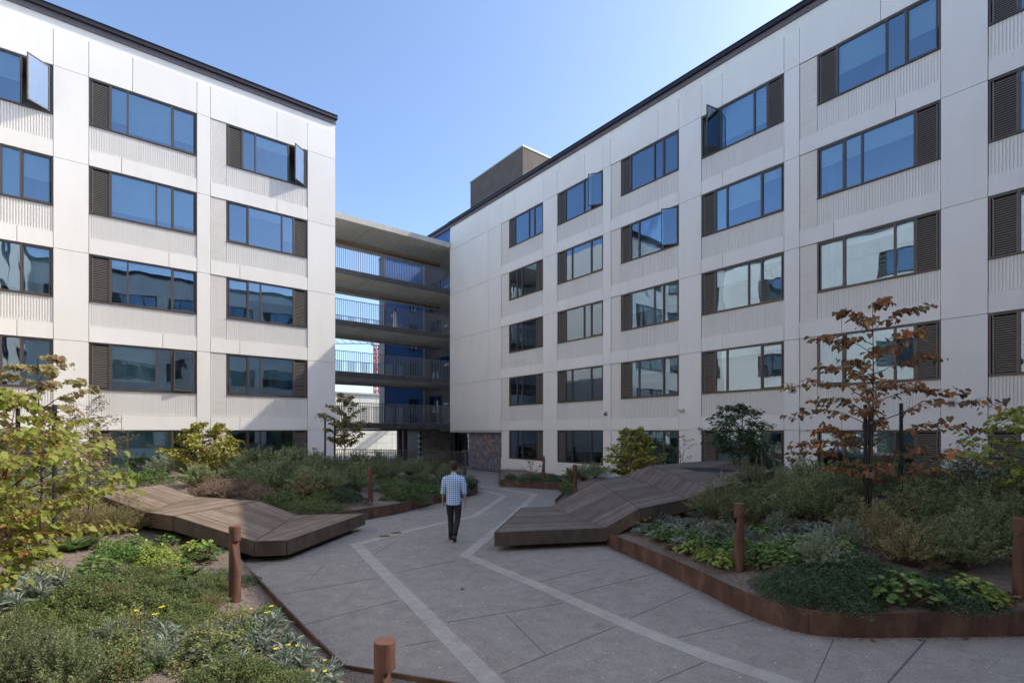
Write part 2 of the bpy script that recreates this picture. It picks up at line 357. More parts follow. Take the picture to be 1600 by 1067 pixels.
# ---------------------------------------------------------------- buildings
def facade(bname, label, mp, bays, s_end, wins, flip, detail=True, corner=None, depth=14, s_start=0, body=True, group=None):
    root = empty(bname, mp(s_start, 0, 0)); tag(root, label, 'building')
    inv = Matrix.Translation(-root.location)
    def put(mb, name, mat, par=None, **kw):
        o = mb.build(name, mat, par or root, **kw)
        if (par or root) is root: o.matrix_parent_inverse = inv
        return o
    W = MB(mp); g = .007
    def panel(s0, s1, z0, z1, o0=-.12, o1=0): W.box(s0 + g, s1 - g, o0, o1, z0 + g, z1 - g)
    ext = []; rnd = random.Random(11)
    for b in bays: ext.append((min(b[0], b[2]) if b[2] is not None else b[0], max(b[1], b[3]) if b[2] is not None else b[1]))
    # piers
    edges = [s_start] + [e for x in sorted(ext) for e in x] + [s_end]
    for i in range(0, len(edges), 2):
        a, b = edges[i], edges[i + 1]
        if b - a < .05: continue
        cuts = [a, b]
        if i == 0 and corner: cuts = [a] + corner + [b]
        for c0, c1 in zip(cuts[:-1], cuts[1:]):
            for j in range(5):
                if i == 0 and corner and j == 0: continue
                z0 = 0 if j == 0 else 2.5 + 3 * (j - 1)
                panel(c0, c1, z0, 2.5 + 3 * j)
            panel(c0, c1, 14.5, 15.72); W.box(c0, c1, -.12, -.03, 15.71, 16.06)
        W.box(a, b, -.45, -.121, 2.5 if (i == 0 and corner) else 0, 16.05)
    for bi, b in enumerate(bays):
        w0, w1, r0, r1 = b; e0, e1 = ext[bi]
        for j in range(6):
            zt = 2.5 + 3 * (j - 1)        # top of the window below
            if j == 0:
                panel(e0, e1, 0, .35, -.12, .02); panel(e0, e1, .35, .9); W.box(e0, e1, -.45, -.121, 0, .88); continue
            top = 15.72 if j == 5 else zt + .53
            jp = e0 + (e1 - e0) * rnd.choice((.28, .34, .62, .72))
            panel(e0, jp, zt, top); panel(jp, e1, zt, top)
            if j == 5: W.box(e0, e1, -.12, -.03, 15.71, 16.06); W.box(e0, e1, -.45, -.121, zt + .02, 16.05); continue
            W.box(w0, w1, -.45, -.121, zt + .02, zt + 1.39); W.box(w0 + .004, w1 - .004, -.12, -.06, zt + .53, zt + 1.385)
            if detail:
                n = int(round((w1 - w0) / .068)); p = (w1 - w0) / n
                for k in range(n): W.box(w0 + (k + .22) * p, w0 + (k + .78) * p, -.06, -.034, zt + .535, zt + 1.375)
        if r0 is not None:
            W.box(r0, r1, -.45, -.121, 0, 16)
            for j in range(1, 5):
                z0 = 3.03 + 3 * (j - 1); W.box(r0 + .004, r1 - .004, -.12, -.05, z0, z0 + 2.46)
                if detail:
                    for k in range(44): W.box(r0 + .01, r1 - .01, -.05, -.03, z0 + .015 + k * .0555, z0 + .015 + k * .0555 + .030)
            W.box(r0 + .004, r1 - .004, -.12, -.04, .9, 2.49)
    put(W, 'wall', M['wall'])
    B = MB(mp); B.box(s_start + .3, s_end, -depth, -1.45, 0, 15.95) if body else None
    if body: B.box(s_start + .004, s_start + .3, -depth, -.46, 2.5 if corner else 0, 16.0); B.box(s_start, s_end, -depth, -.13, 15.96, 16.04)
    if body: put(B, 'side_wall', M['wall'])
    P = MB(mp); P.box(s_start - .02, s_end, -.4, .03, 16.06, 16.24); put(P, 'parapet_fascia', M['fascia'])
    P = MB(mp); P.box(s_start - .06, s_end, -.45, .14, 16.24, 16.38); P.box(s_start - .06, s_end, -.2, .17, 16.38, 16.40); put(P, 'roof_cap', M['cap'])
    PW = {'L': .52, 'N': .46, 'W': 1.27, 'M': .72}
    for bi, b in enumerate(bays):
        w0, w1 = b[0], b[1]
        for j in range(5):
            z0 = .9 + 3 * j; z1 = 2.5 + 3 * j - .006; lay, opn, bl = wins(bi, j)
            order = lay[::-1] if flip else lay
            fm = MB(mp); fw = .05; oa, ob = -.115, -.035
            fm.box(w0 + .004, w0 + fw, oa, ob, z0, z1); fm.box(w1 - fw, w1 - .004, oa, ob, z0, z1)
            fm.box(w0 + fw, w1 - fw, oa, ob, z0, z0 + fw); fm.box(w0 + fw, w1 - fw, oa, ob, z1 - fw, z1); fm.box(w0, w1, -.12, .012, z0 - .012, z0 - .001)
            inner = (w1 - w0) - 2 * fw; tot = sum(PW[c] for c in order); s = w0 + fw; spans = []
            for k, c in enumerate(order):
                wd = PW[c] / tot * inner; spans.append([c, s, s + wd]); s += wd
                if k < 3: fm.box(s - .028, s + .028, oa, ob + .008, z0 + fw, z1 - fw)
            win = put(fm, 'window', M['frame'])
            rm = MB(mp); d0 = -1.4
            a0, a1, c0, c1 = w0 + .02, w1 - .02, z0 + .02, z1 - .02
            rm.add([(a0, -.116, c0), (a1, -.116, c0), (a1, -.116, c1), (a0, -.116, c1), (a0, d0, c0), (a1, d0, c0), (a1, d0, c1), (a0, d0, c1)],
                   [(4, 5, 6, 7), (0, 1, 5, 4), (1, 2, 6, 5), (2, 3, 7, 6), (3, 0, 4, 7)]); put(rm, 'room', M['room'], win)
            for c, p0, p1 in spans:
                q0, q1 = p0 + .03, p1 - .03; y0, y1 = z0 + fw + .005, z1 - fw - .005
                if c == 'L':
                    lb = MB(mp); lb.box(q0 - .01, q1 + .01, -.114, -.108, y0, y1); put(lb, 'louvre_backing', M['stake'], win); lm = MB(mp)
                    lm.box(q0 - .004, q0 + .02, -.105, -.05, y0, y1); lm.box(q1 - .02, q1 + .004, -.105, -.05, y0, y1); n = 24 if detail else 6
                    for k in range(n):
                        zz = y0 + .03 + (y1 - y0 - .06) * k / n; t = (y1 - y0 - .06) / n * .38
                        lm.add([(q0 + .02, -.1, zz + .02), (q1 - .02, -.1, zz + .02), (q1 - .02, -.055, zz), (q0 + .02, -.055, zz), (q0 + .02, -.1, zz + .02 + t), (q1 - .02, -.1, zz + .02 + t), (q1 - .02, -.055, zz + t), (q0 + .02, -.055, zz + t)],
                               [(0,3,2,1),(4,5,6,7),(0,1,5,4),(1,2,6,5),(2,3,7,6),(3,0,4,7)])
                    put(lm, 'louvre', M['louvre'], win); continue
                if opn and opn[0] == c:
                    hs = q1 if (opn[1] == 'R') != flip else q0; sg = -1 if hs == q1 else 1; A = math.radians(opn[2]); wd = q1 - q0
                    def mp2(t, o, z, hs=hs, sg=sg, A=A): return mp(hs + sg * (t * math.cos(A) - o * math.sin(A) * 1), -.03 + t * math.sin(A) + o * math.cos(A), z)
                    sm = MB(mp2); sm.box(0, .035, -.035, 0, y0, y1); sm.box(wd - .035, wd, -.035, 0, y0, y1); sm.box(.035, wd - .035, -.035, 0, y0, y0 + .035); sm.box(.035, wd - .035, -.035, 0, y1 - .035, y1)
                    sa = put(sm, 'open_sash', M['frame'], win); gm = MB(mp2); gm.box(.035, wd - .035, -.020, -.014, y0 + .035, y1 - .035); o = put(gm, 'open_pane', M['glass'], win)
                else:
                    if c == 'M':
                        fr2 = MB(mp); fr2.box(q0, q0 + .03, -.09, -.05, y0, y1); fr2.box(q1 - .03, q1, -.09, -.05, y0, y1); fr2.box(q0 + .03, q1 - .03, -.09, -.05, y0, y0 + .03); fr2.box(q0 + .03, q1 - .03, -.09, -.05, y1 - .03, y1); put(fr2, 'sash', M['frame'], win)
                    gm = MB(mp); gm.box(q0, q1, -.078, -.070, y0, y1); put(gm, 'pane', M['glass'], win)
            if bl > .05:
                for L in spans:
                    if L[0] == 'L' or (L[0] != 'W' and rnd.random() < .35) or (opn and opn[0] == L[0]): continue
                    bq = bl if L[0] == 'W' else min(1, max(.1, bl + rnd.choice((-.35, -.15, 0, 0, .2, .45))))
                    bm_ = MB(mp); zb = z1 - .05 - (z1 - z0 - .1) * bq; bm_.box(L[1] + .02, L[2] - .02, -.155, -.147, zb, z1 - .05); bm_.box(L[1] + .02, L[2] - .02, -.162, -.140, max(z0 + .05, zb - .03), max(z0 + .08, zb)); put(bm_, 'blind', M['blind'], win)
                if rnd.random() < .6 and detail:
                    cm = MB(mp); X = [x for x in spans if x[0] == 'M'][0]; n = 14; vs = []
                    for q in range(n + 1):
                        ss = X[1] + .03 + (X[2] - X[1] - .06) * q / n * rnd.choice((.62, .6)); vs += [(ss, -.24 - .03 * (q % 2), z0 + .06), (ss, -.24 - .03 * (q % 2), z1 - .06)]
                    cm.add(vs, [(2 * q, 2 * q + 2, 2 * q + 3, 2 * q + 1) for q in range(n)]); put(cm, 'curtain', M['curtain'], win, fix=False)
    return root, inv
XL, YL, XR, YR = 7.64, 22.26, 17.59, 28.9
mpL = lambda s, o, z: (XL - s, YL - o, z)
mpR = lambda s, o, z: (XR - o, YR - s, z)
mpW = lambda s, o, z: (-5.33 + o, YL - .02 - s, z)
mpK = lambda s, o, z: (-5.33 + s, -10.5 + o, z)
LW = {0: ['MNWL', 'MNWL', 'MNWL', 'MWNL', 'LNWM'], 1: ['LNWM', 'LWNM', 'LNWM', 'LWNM', 'LNWM'], 2: ['LNWM', 'LWNM', 'LNWM', 'LWNM', 'LNWM']}
LO = {(0, 4): ('M', 'R', 38), (1, 1): ('M', 'R', 14), (2, 4): ('M', 'R', 42)}
LBl = {(0, 0): .0, (0, 1): .55, (0, 2): .45, (0, 3): .2, (0, 4): .25, (1, 0): .6, (1, 1): .8, (1, 2): .15, (1, 3): .85, (1, 4): .9, (2, 4): .5, (2, 3): .5, (2, 2): .9, (2, 1): .9}
facade('apartment_building', 'white panelled apartment block on the left with its front in full sun', mpL,
       [(1.181, 4.243, 4.243, 4.783), (5.226, 8.356, None, None), (9.25, 12.3, None, None)], 13.2,
       lambda b, j: (LW[b][j], LO.get((b, j)), LBl.get((b, j), .4)), True)
RWl = [['MNWL', 'MNWL', 'MNWL', 'MNWL', 'LWNM'], ['LNWM', 'LNWM', 'LWNM', 'LNWM', 'LWNM'], ['LNWM', 'LNWM', 'LWNM', 'LNWM', 'LWNM'], ['LWNM', 'LNWM', 'LWNM', 'LNWM', 'MWNL'],
       ['MWNL', 'MWNL', 'MWNL', 'MNWL', 'LWNM']] + [['LWNM'] * 5] * 3
RO = {(1, 4): ('M', 'R', 32), (2, 3): ('M', 'R', 32), (3, 4): ('M', 'R', 78), (4, 1): ('M', 'R', 8)}
facade_r, invR = facade('apartment_building', 'long white panelled apartment block on the right with its front in shade', mpR,
       [(6.40, 9.34, 5.68, 6.40), (10.41, 13.46, None, None), (14.47, 17.42, 13.92, 14.47), (18.39, 21.42, None, None), (22.42, 25.49, 21.9, 22.42), (26.43, 29.48, None, None), (30.45, 33.5, 29.95, 30.45), (34.46, 37.5, None, None)],
       42, lambda b, j: (RWl[b][j], RO.get((b, j)), [.55, .75, .95, .35, .5, .8, .15, .6][(b * 3 + j * 5) % 8]), False, corner=[4.4])
facade('apartment_building', 'white apartment wing along the left side of the courtyard, beside the camera', mpW,
       [(3.0 + 8.06 * i, 6.05 + 8.06 * i, None, None) for i in range(4)], 35, lambda b, j: ('LNWM', None, (.2, .7, 1)[(b + j) % 3]), False, detail=False)
facade('apartment_building', 'white apartment wing closing the courtyard behind the camera', mpK,
       [(1.0 + 4.03 * i, 4.05 + 4.03 * i, None, None) for i in range(5)], 22.8, lambda b, j: ('LNWM', None, (.2, .7, 1)[(b + j) % 3]), False, detail=False)
def putR(mb, name, mat, par=None, **kw):
    o = mb.build(name, mat, par or facade_r, **kw)
    if par is None: o.matrix_parent_inverse = invR
    return o
# brown stair tower on the right roof, corner at px 815
r = ray(817); k = (XR + 1.6) / r[0]; yt = r[1] * k; r2 = ray(735); yt2 = r2[1] * (XR + 1.6) / r2[0]
tm = MB().box(XR + 1.6, XR + 8, yt, yt2, 16, zat(229, k)); putR(tm, 'stair_tower', M['brown'])
tc = MB().box(XR + 1.56, XR + 8.04, yt - .04, yt2 + .04, zat(229, k), zat(229, k) + .08); putR(tc, 'tower_coping', M['lightmetal'])
# recessed end of the right building: blue walls, brown wall with glazed doors
putR(MB().box(XR + .12, XR + 3, YR + .01, 32.4, 15.0, 16.06), 'penthouse_wall', M['blue'])
putR(MB().box(XR - .03, XR + 3, YR + .02, 32.45, 16.06, 16.24), 'parapet_fascia', M['fascia']); putR(MB().box(XR - .14, XR + 3, YR + .06, 32.6, 16.24, 16.39), 'roof_cap', M['cap'])
putR(MB().box(20.0, 31, YR - .6, 42, 2.45, 16.0), 'brown_wall', M['brown'])
bw = MB().box(16.5, 20, 36.8, 37.7, 2.6, 16.0); putR(bw, 'blue_wall', M['blue'])
putR(MB().box(16.4, 20, 36.7, 37.8, 16.0, 16.15), 'roof_cap', M['cap']); putR(MB().box(16.42, 16.5, 36.72, 37.7, 2.6, 16), 'corner_trim', M['steel']); putR(MB().box(19.82, 19.98, 36.70, 36.795, 2.6, 16), 'corner_trim', M['lightmetal'])
def gdoor(mb_f, mb_g, mp, a, b, z0, z1, o):
    mb_f.mp = mb_g.mp = mp
    for s in (a, (a + b) / 2 - .03, b - .06): mb_f.box(s, s + .06, o, o + .07, z0, z1)
    mb_f.box(a, b, o + .001, o + .069, z1 - .07, z1); mb_f.box(a, b, o + .001, o + .069, z0, z0 + .15)
    mb_g.box(a + .06, b - .06, o + .02, o + .03, z0 + .15, z1 - .07)
for k_ in range(4):
    z0 = 2.95 + 3 * k_
    mpd = lambda s, o, z: (20.0 - o, s, z)
    f_, g_ = MB(), MB(); gdoor(f_, g_, mpd, 34.1 if k_ % 2 == 0 else 32.6, 35.9, z0, z0 + 2.3, .01)
    d = putR(f_, 'glazed_door', M['frame']); putR(g_, 'pane', M['glass'], d); hm = MB(mpd); hm.box(34.6, 35.3, .1, .14, z0 + 1.0, z0 + 1.05); putR(hm, 'handle', M['lightmetal'], d)
    mpb = lambda s, o, z: (s, 36.8 - o, z)
    f_, g_ = MB(), MB(); gdoor(f_, g_, mpb, 18.55, 19.3, z0, z0 + 2.1, .01); d = putR(f_, 'side_door', M['frame']); putR(g_, 'pane', M['glass'], d)
    lm = MB().box(19.90, 19.98, 33.0, 33.6, z0 + 1.5, z0 + 1.65); putR(lm, 'room_sign', M['lightmetal'])
# ground level of the right building's end: soffit, tile wall, block wall, entrance doors
putR(MB().box(XR + .002, 20, 23.2, YR, 2.36, 2.495), 'soffit', M['slab']); putR(MB().box(20.3, 31, 23.2, 42, 0, 2.44), 'inner_wall', M['brown'])
tw = MB(); wx = XR + .28
tw.box(wx, wx + .3, 23.21, 27.0, 0, 2.36)
tiles_d = MB()
ny = 24; nz = 15
for i in range(ny):
    for j in range(-1, nz):
        y0 = 23.22 + i * (27.0 - 23.22) / ny; y1 = y0 + (27.0 - 23.22) / ny - .008; z0 = .05 + j * .16 + (.08 if i % 2 else 0); z1 = z0 + .152
        z0 = max(z0, .05); z1 = min(z1, 2.33)
        if z1 - z0 < .02: continue
        q = random.random(); h = .26 if (j > 1 and j < 10) else .12
        tiles_d.box(wx - .012 - random.random() * .004, wx, y0, y1, z0, z1)
putR(tw, 'tile_wall', M['brown'])
M['tile_d'] = island('slate_tiles', [(0, (.09, .10, .135)), (.4, (.14, .15, .195)), (.82, (.19, .20, .25)), (.84, (.26, .10, .045)), (.92, (.42, .18, .07)), (1, (.52, .26, .12))], .4)
putR(tiles_d, 'wall_tiles', M['tile_d'])
putR(MB().box(XR + .1, XR + .28, 26.75, 26.95, 2.05, 2.3), 'wall_lamp', M['lightmetal'])
for (ya, yb) in ((27.3, 29.0), (29.05, 30.9)):
    f_, g_ = MB(), MB(); gdoor(f_, g_, lambda s, o, z: (19.6 - o, s, z), ya, yb, 0, 2.3, .01); d = putR(f_, 'entrance_door', M['frame']); putR(g_, 'pane', M['glass'], d)
    hm = MB().box(19.46, 19.5, (ya + yb) / 2 - .3, (ya + yb) / 2 + .3, 1.0, 1.05); putR(hm, 'handle', M['lightmetal'], d)
putR(MB().box(19.3, 20.2, 31.0, 31.6, 0, 2.44), 'door_jamb', M['cap'])
bl = MB(); gl_ = MB()
for j in range(12):
    for i in range(9):
        x0 = 17.45 + i * .4 + (.2 if j % 2 else 0); bl.box(x0 + .006, x0 + .394, 32.9, 33.2, .0 + j * .2 + .006, j * .2 + .194)
gl_.box(17.47, 21.2, 32.92, 33.18, 0, 2.4)
M['block'] = island('grey_blocks', [(0, (.30, .285, .24)), (.5, (.42, .40, .35)), (1, (.52, .50, .44))], .9)
putR(bl, 'block_wall', M['block']); putR(gl_, 'block_mortar', M['joint'])
# ---------------------------------------------------------------- footbridges between the two blocks
fb = empty('footbridge', (10, 29, 0)); tag(fb, 'four storeys of concrete walkways with picket railings joining the two white blocks', 'footbridge')
def putF(mb, name, mat, par=None, **kw):
    o = mb.build(name, mat, par or fb, **kw)
    if par is None: o.matrix_parent_inverse = Matrix.Translation((-10, -29, 0))
    return o
BY0, BY1 = 29.02, 33.4
for k_ in range(4):
    zt = 2.95 + 3 * k_; xe = 19.95
    d = MB().box(7.7, xe, BY0, BY1, zt - .34, zt); 
    dk = putF(d, 'walkway_deck', M['slab'])
    for x in (9.6, 12.1, 14.6, 17.1): putF(MB().box(x, x + .02, BY0 + .02, BY1, zt - .344, zt - .341), 'soffit_joint', M['joint'], dk)
    for (yy, nm) in ((BY0 - .05, 'front_balustrade'), (BY1 - .3, 'rear_balustrade')):
        p = MB(); x = 7.75
        zb = zt - .36 if yy < 30 else zt + .05
        while x < (19.9 if yy < 30 else 16.2): p.box(x, x + .016, yy - .03, yy + .02, zb, zt + 1.16); x += .115
        p.box(7.72, x, yy - .035, yy + .025, zt + 1.16, zt + 1.19)
        if yy < 30: p.box(7.72, x, yy + .022, yy + .035, zt - .345, zt - .02)
        putF(p, nm, M['steel'])
    putF(MB().box(7.7, 18.6, 32.0, 32.06, zt - .47, zt - .36), 'timber_strip', M['strip']); putF(MB().box(7.7, 18.7, 32.07, 32.35, zt - .50, zt - .36), 'service_tray', M['steel'])
    putF(MB().box(7.7, 18.6, 31.9, 31.95, zt - .43, zt - .37), 'light_strip', M['lightmetal'])
rs = putF(MB().box(7.7, 20, BY0 - .25, BY1, 14.71, 15.03), 'roof_slab', M['slab'])
for x in (9.6, 12.1, 14.6, 17.1): putF(MB().box(x, x + .02, BY0 - .2, BY1, 14.706, 14.709), 'soffit_joint', M['joint'], rs)
putF(MB().box(7.7, 18.6, 32.0, 32.06, 14.58, 14.69), 'timber_strip', M['strip']); putF(MB().box(7.7, 18.7, 32.07, 32.35, 14.55, 14.69), 'service_tray', M['steel'])
for (px, y) in ((624, 30.4), (632.5, 30.4)):
    rr = ray(px); x = rr[0] / rr[1] * y; p = MB().box(x - .13, x + .13, y - .13, y + .13, .02, 2.58); p.box(x - .2, x + .2, y - .2, y + .2, 0, .02); putF(p, 'support_post', M['cap'])
# ---------------------------------------------------------------- what stands beyond
bb = empty('far_building', (5, 56, 0)); tag(bb, 'low cream-white block behind the footbridge with an outside stair', 'building')
def putB(mb, name, mat, **kw): o = mb.build(name, mat, bb, **kw); o.matrix_parent_inverse = Matrix.Translation((-5, -56, 0)); return o
putB(MB().box(-8, 40, 56, 70, 0, 6.6), 'wall', M['whiteb']); gr = MB()
for x in range(-8, 40, 2): gr.box(x, x + .05, 55.99, 55.999, 0, 6.5)
for z in range(1, 6): gr.box(-8, 40, 55.99, 55.998, z, z + .04)
putB(gr, 'panel_joints', M['slab']); putB(MB().box(-8.2, 40.2, 55.8, 70, 6.6, 6.8), 'roof_edge', M['lightmetal'])
st = MB()
for o_ in (0, .9): st.bar((21 + o_, 55.4, 0.2), (26.5 + o_, 55.4, 4.2), .12, .25)
putB(st, 'stair_stringer', M['lightmetal'])
wn = MB().box(27.9, 29.6, 55.9, 55.97, 1.2, 2.3); putB(wn, 'window', M['glass'])
cr = empty('tower_crane', (*at(589.5, 150), 0)); tag(cr, 'red lattice tower crane far behind the footbridge', 'crane'); cx, cy = at(589.5, 150)
cm = MB(); hw = .75; zt = zat(540, 150)
for sx in (-1, 1):
    for sy in (-1, 1): cm.bar((sx * hw, sy * hw, 0), (sx * hw, sy * hw, zt), .28)
z = 0
while z < zt - 2.5:
    for s in (-1, 1): cm.bar((-hw, s * hw, z), (hw, s * hw, z + 2.5), .18); cm.bar((s * hw, -hw, z), (s * hw, hw, z + 2.5), .18); cm.bar((hw, s * hw, z), (-hw, s * hw, z + 2.5), .14)
    z += 2.5
cm.build('mast', M['crane'], cr)
jm = MB(); jx, jy = -.7836, .6213
for i in range(12):
    a = (jx * (i * 2.2 - 4), jy * (i * 2.2 - 4)); b = (jx * (i * 2.2 - 1.8), jy * (i * 2.2 - 1.8))
    for (o0, z0) in ((0, 2.4), (0, .6)): jm.bar((a[0], a[1], zt + z0), (b[0], b[1], zt + z0), .22)
    jm.bar((a[0], a[1], zt + .6), (b[0], b[1], zt + 2.4), .14)
jm.build('jib', M['crane'], cr); MB().box(-1.6, 1.6, -1.2, 1.2, zt, zt + 2).build('cab', M['lightmetal'], cr)
# steel picket fence at the back of the planting
fe = empty('picket_fence', (14.6, 23, 0)); tag(fe, 'grey steel picket fence at the back of the left planting, ending by the entrance', 'fence')
fl = [(7.8, 30.35), (10.9, 30.3), (12.6, 27.6), (14.1, 24.6), G(727, 745)]
pk = MB(); rl = MB()
for a, b in zip(fl[:-1], fl[1:]):
    L = math.hypot(b[0] - a[0], b[1] - a[1]); n = int(L / .12)
    for i in range(n):
        x = a[0] + (b[0] - a[0]) * i / n; y = a[1] + (b[1] - a[1]) * i / n; z = max(0, H(x, y) * .6); pk.box(x - .009, x + .009, y - .02, y + .02, z * .3, 1.32)
rl.strip(fl, .05, 1.32, 1.36); rl.strip(fl, .04, .16, .2)
def putE(mb, name, mat): o = mb.build(name, mat, fe); o.matrix_parent_inverse = Matrix.Translation((-14.6, -23, 0)); return o
putE(pk, 'pickets', M['steel']); putE(rl, 'rails', M['steel']); x, y = fl[-1]; putE(MB().box(x - .04, x + .04, y - .05, y + .05, 0, 1.38), 'end_post', M['steel']); putE(MB().box(x - .1, x + .5, y - .12, y + .12, 0.001, .03), 'foot_plate', M['cap'])
# small fittings on the shaded facade
def onR(px, py): r = ray(px); k = XR / r[0]; return (XR, r[1] * k, zat(py, k))
x, y, z = onR(1068, 641); c = empty('security_camera', (x, y, z)); tag(c, 'small white security camera on the shaded facade', 'camera')
MB().box(-.05, 0, -.05, .05, -.06, .06).build('mount', M['lightmetal'], c, bevel=.005); MB().bar((-.05, 0, 0), (-.16, .04, -.02), .03).build('arm', M['lightmetal'], c)
MB().tube([(-.12, .18, .02), (-.16, .0, -.02), (-.18, -.04, -.03)], [.045, .045, .035], 12).build('housing', M['lightmetal'], c, smooth=False)
for px, py, lb in ((947, 646, 'small grey wall light beside the second window column from the corner'), (1487, 628, 'small white wall light high beside the red-leaved tree')):
    x, y, z = onR(px, py); c = empty('wall_light', (x, y, z)); tag(c, lb, 'wall light', 'wall lights on the shaded facade')
    MB().box(-.03, 0, -.08, .08, -.11, .11).build('back_plate', M['lightmetal'], c, bevel=.004); MB().box(-.11, -.03, -.06, .06, -.09, .02).build('hood', M['steel'], c, bevel=.006)
# ---------------------------------------------------------------- folded timber lounging decks
def P3(px, py, z): x, y = G(px, py, z); return Vector((x, y, z))
def P3d(px, py, D): x, y = at(px, D); return Vector((x, y, zat(py, D)))
def clip(poly, n, c0, c1):                        # keep c0 <= dot(n, p) <= c1 (2D)
    for sg, c in ((1, c0), (-1, -c1)):
        out = []
        for i in range(len(poly)):
            a, b = poly[i], poly[(i + 1) % len(poly)]; da = sg * (n[0] * a.x + n[1] * a.y) - c; db = sg * (n[0] * b.x + n[1] * b.y) - c
            if da >= 0: out.append(a)
            if da * db < 0: out.append(a + (b - a) * (da / (da - db)))
        poly = out
        if len(poly) < 3: return []
    return poly
def deck(name, label, pts, facets, outline, wood, dirs, base):
    root = empty(name, (pts[outline[0]].x, pts[outline[0]].y, 0)); tag(root, label, 'lounge deck', 'folded timber lounging decks'); inv = Matrix.Translation(-root.location)
    for fi, (fc, dr) in enumerate(zip(facets, dirs)):
        poly = [pts[i] for i in fc]; a, b = pts[dr[0]], pts[dr[1]]; d = Vector((b.x - a.x, b.y - a.y)).normalized(); n = (-d.y, d.x)
        ds = [n[0] * p.x + n[1] * p.y for p in poly]; c = min(ds); m = MB()
        # facet plane through three points, kept for all its planks
        nrm = (poly[1] - poly[0]).cross(poly[2] - poly[0])
        if len(poly) > 3: nrm = nrm + (poly[3] - poly[2]).cross(poly[0] - poly[2])
        nrm.normalize(); nrm = nrm if nrm.z > 0 else -nrm
        while c < max(ds):
            s = clip(poly, n, c + .004, min(max(ds), c + .095)); c += .098
            if len(s) < 3: continue
            k = len(s); m.add([tuple(p - nrm * .03) for p in s] + [tuple(p) for p in s], [tuple(range(k))[::-1], tuple(range(k, 2 * k))] + [(i, (i + 1) % k, (i + 1) % k + k, i + k) for i in range(k)])
        o = m.build('timber_panel', wood, root); o.matrix_parent_inverse = inv
        k = len(poly); u = MB(); u.add([tuple(p - nrm * .034) for p in poly] + [tuple(p - Vector((0, 0, .12))) for p in poly], [tuple(range(k))[::-1], tuple(range(k, 2 * k))] + [(i, (i + 1) % k, (i + 1) % k + k, i + k) for i in range(k)])
        u.build('backing', M['stake'], o)
    ol = [pts[i] for i in outline]; ctr = sum(ol, Vector()) / len(ol); n = len(ol)
    for i in range(n):
        a, b = ol[i], ol[(i + 1) % n]; d = (b - a); d.z = 0; d.normalize(); q = Vector((-d.y, d.x, 0))
        if q.dot(((a + b) / 2) - ctr) < 0: q = -q
        a2 = a + d * .004; b2 = b - d * .004; T = .018; H_ = .28; z = Vector((0, 0, .006)); h = Vector((0, 0, H_))
        s = MB(); s.add([tuple(a2 + z), tuple(b2 + z), tuple(b2 + z + q * T), tuple(a2 + z + q * T), tuple(a2 - h), tuple(b2 - h), tuple(b2 - h + q * T), tuple(a2 - h + q * T)], [(0,1,2,3),(7,6,5,4),(0,4,5,1),(1,5,6,2),(2,6,7,3),(3,7,4,0)])
        o = s.build('steel_skirt', M['patina'], root); o.matrix_parent_inverse = inv
    # fold strips
    fs = MB()
    for f1, f2 in zip(facets[:-1], facets[1:]):
        sh = [i for i in f1 if i in f2]
        if len(sh) == 2: fs.bar(pts[sh[0]] + Vector((0, 0, .003)), pts[sh[1]] + Vector((0, 0, .003)), .012, .012)
    if fs.v: o = fs.build('fold_strip', M['corten2'], root); o.matrix_parent_inverse = inv
    for bq in base:
        pl = [pts[i] for i in bq]; cc = sum(pl, Vector()) / len(pl); pl = [cc + (p - cc) * .72 for p in pl]
        m = MB().prism([(p.x, p.y) for p in pl], 0.0, [p.z - .13 for p in pl]); o = m.build('plinth', M['stake'], root); o.matrix_parent_inverse = inv
R_ = [P3(773.5, 831.5, .40), P3(815, 793.4, .40), P3(861.4, 792, .40), P3(944.5, 824.6, .40),
      P3d(1000, 794, 10.7), P3d(931, 751, 14.2), P3d(1073.5, 779, 11.3), P3d(976.6, 742.4, 14.9),
      P3d(1112, 764, 11.0), P3d(1016.5, 727, 14.5), P3d(1132, 718.4, 14.6), P3d(1208, 735.5, 11.9)]
deck('lounge_deck', 'right-hand folded timber deck with grey-brown planks rising away from the walking man', R_,
     [(0, 1, 2, 3), (3, 2, 5, 4), (4, 5, 7, 6), (6, 7, 9, 8), (8, 9, 10, 11)], [0, 1, 2, 5, 7, 9, 10, 11, 8, 6, 4, 3], M['wood2'],
     [(0, 3), (3, 4), (4, 6), (5, 7), (8, 11)], [(0, 1, 2, 3), (3, 2, 5, 4), (4, 5, 7, 6), (6, 7, 9, 8), (8, 9, 10, 11)])
L_ = [P3(570, 802, .40), P3(448, 844, .40), P3(398, 845.5, .40), P3(463.5, 804.6, .40),
      P3d(272, 806, 9.5), P3d(406, 782.5, 12.3), P3d(230, 800, 9.9), P3d(306, 776, 12.2), P3d(150, 771, 10.3), P3d(252, 757, 12.6)]
deck('lounge_deck', 'left-hand folded timber deck with warm brown planks, partly in sun', L_,
     [(0, 1, 2, 3), (3, 2, 4, 5), (5, 4, 6, 7), (7, 6, 8, 9)], [0, 1, 2, 4, 6, 8, 9, 7, 5, 3], M['wood'],
     [(1, 0), (2, 4), (4, 5), (6, 8)], [(0, 1, 2, 3), (3, 2, 4, 5), (5, 4, 6, 7), (7, 6, 8, 9)])
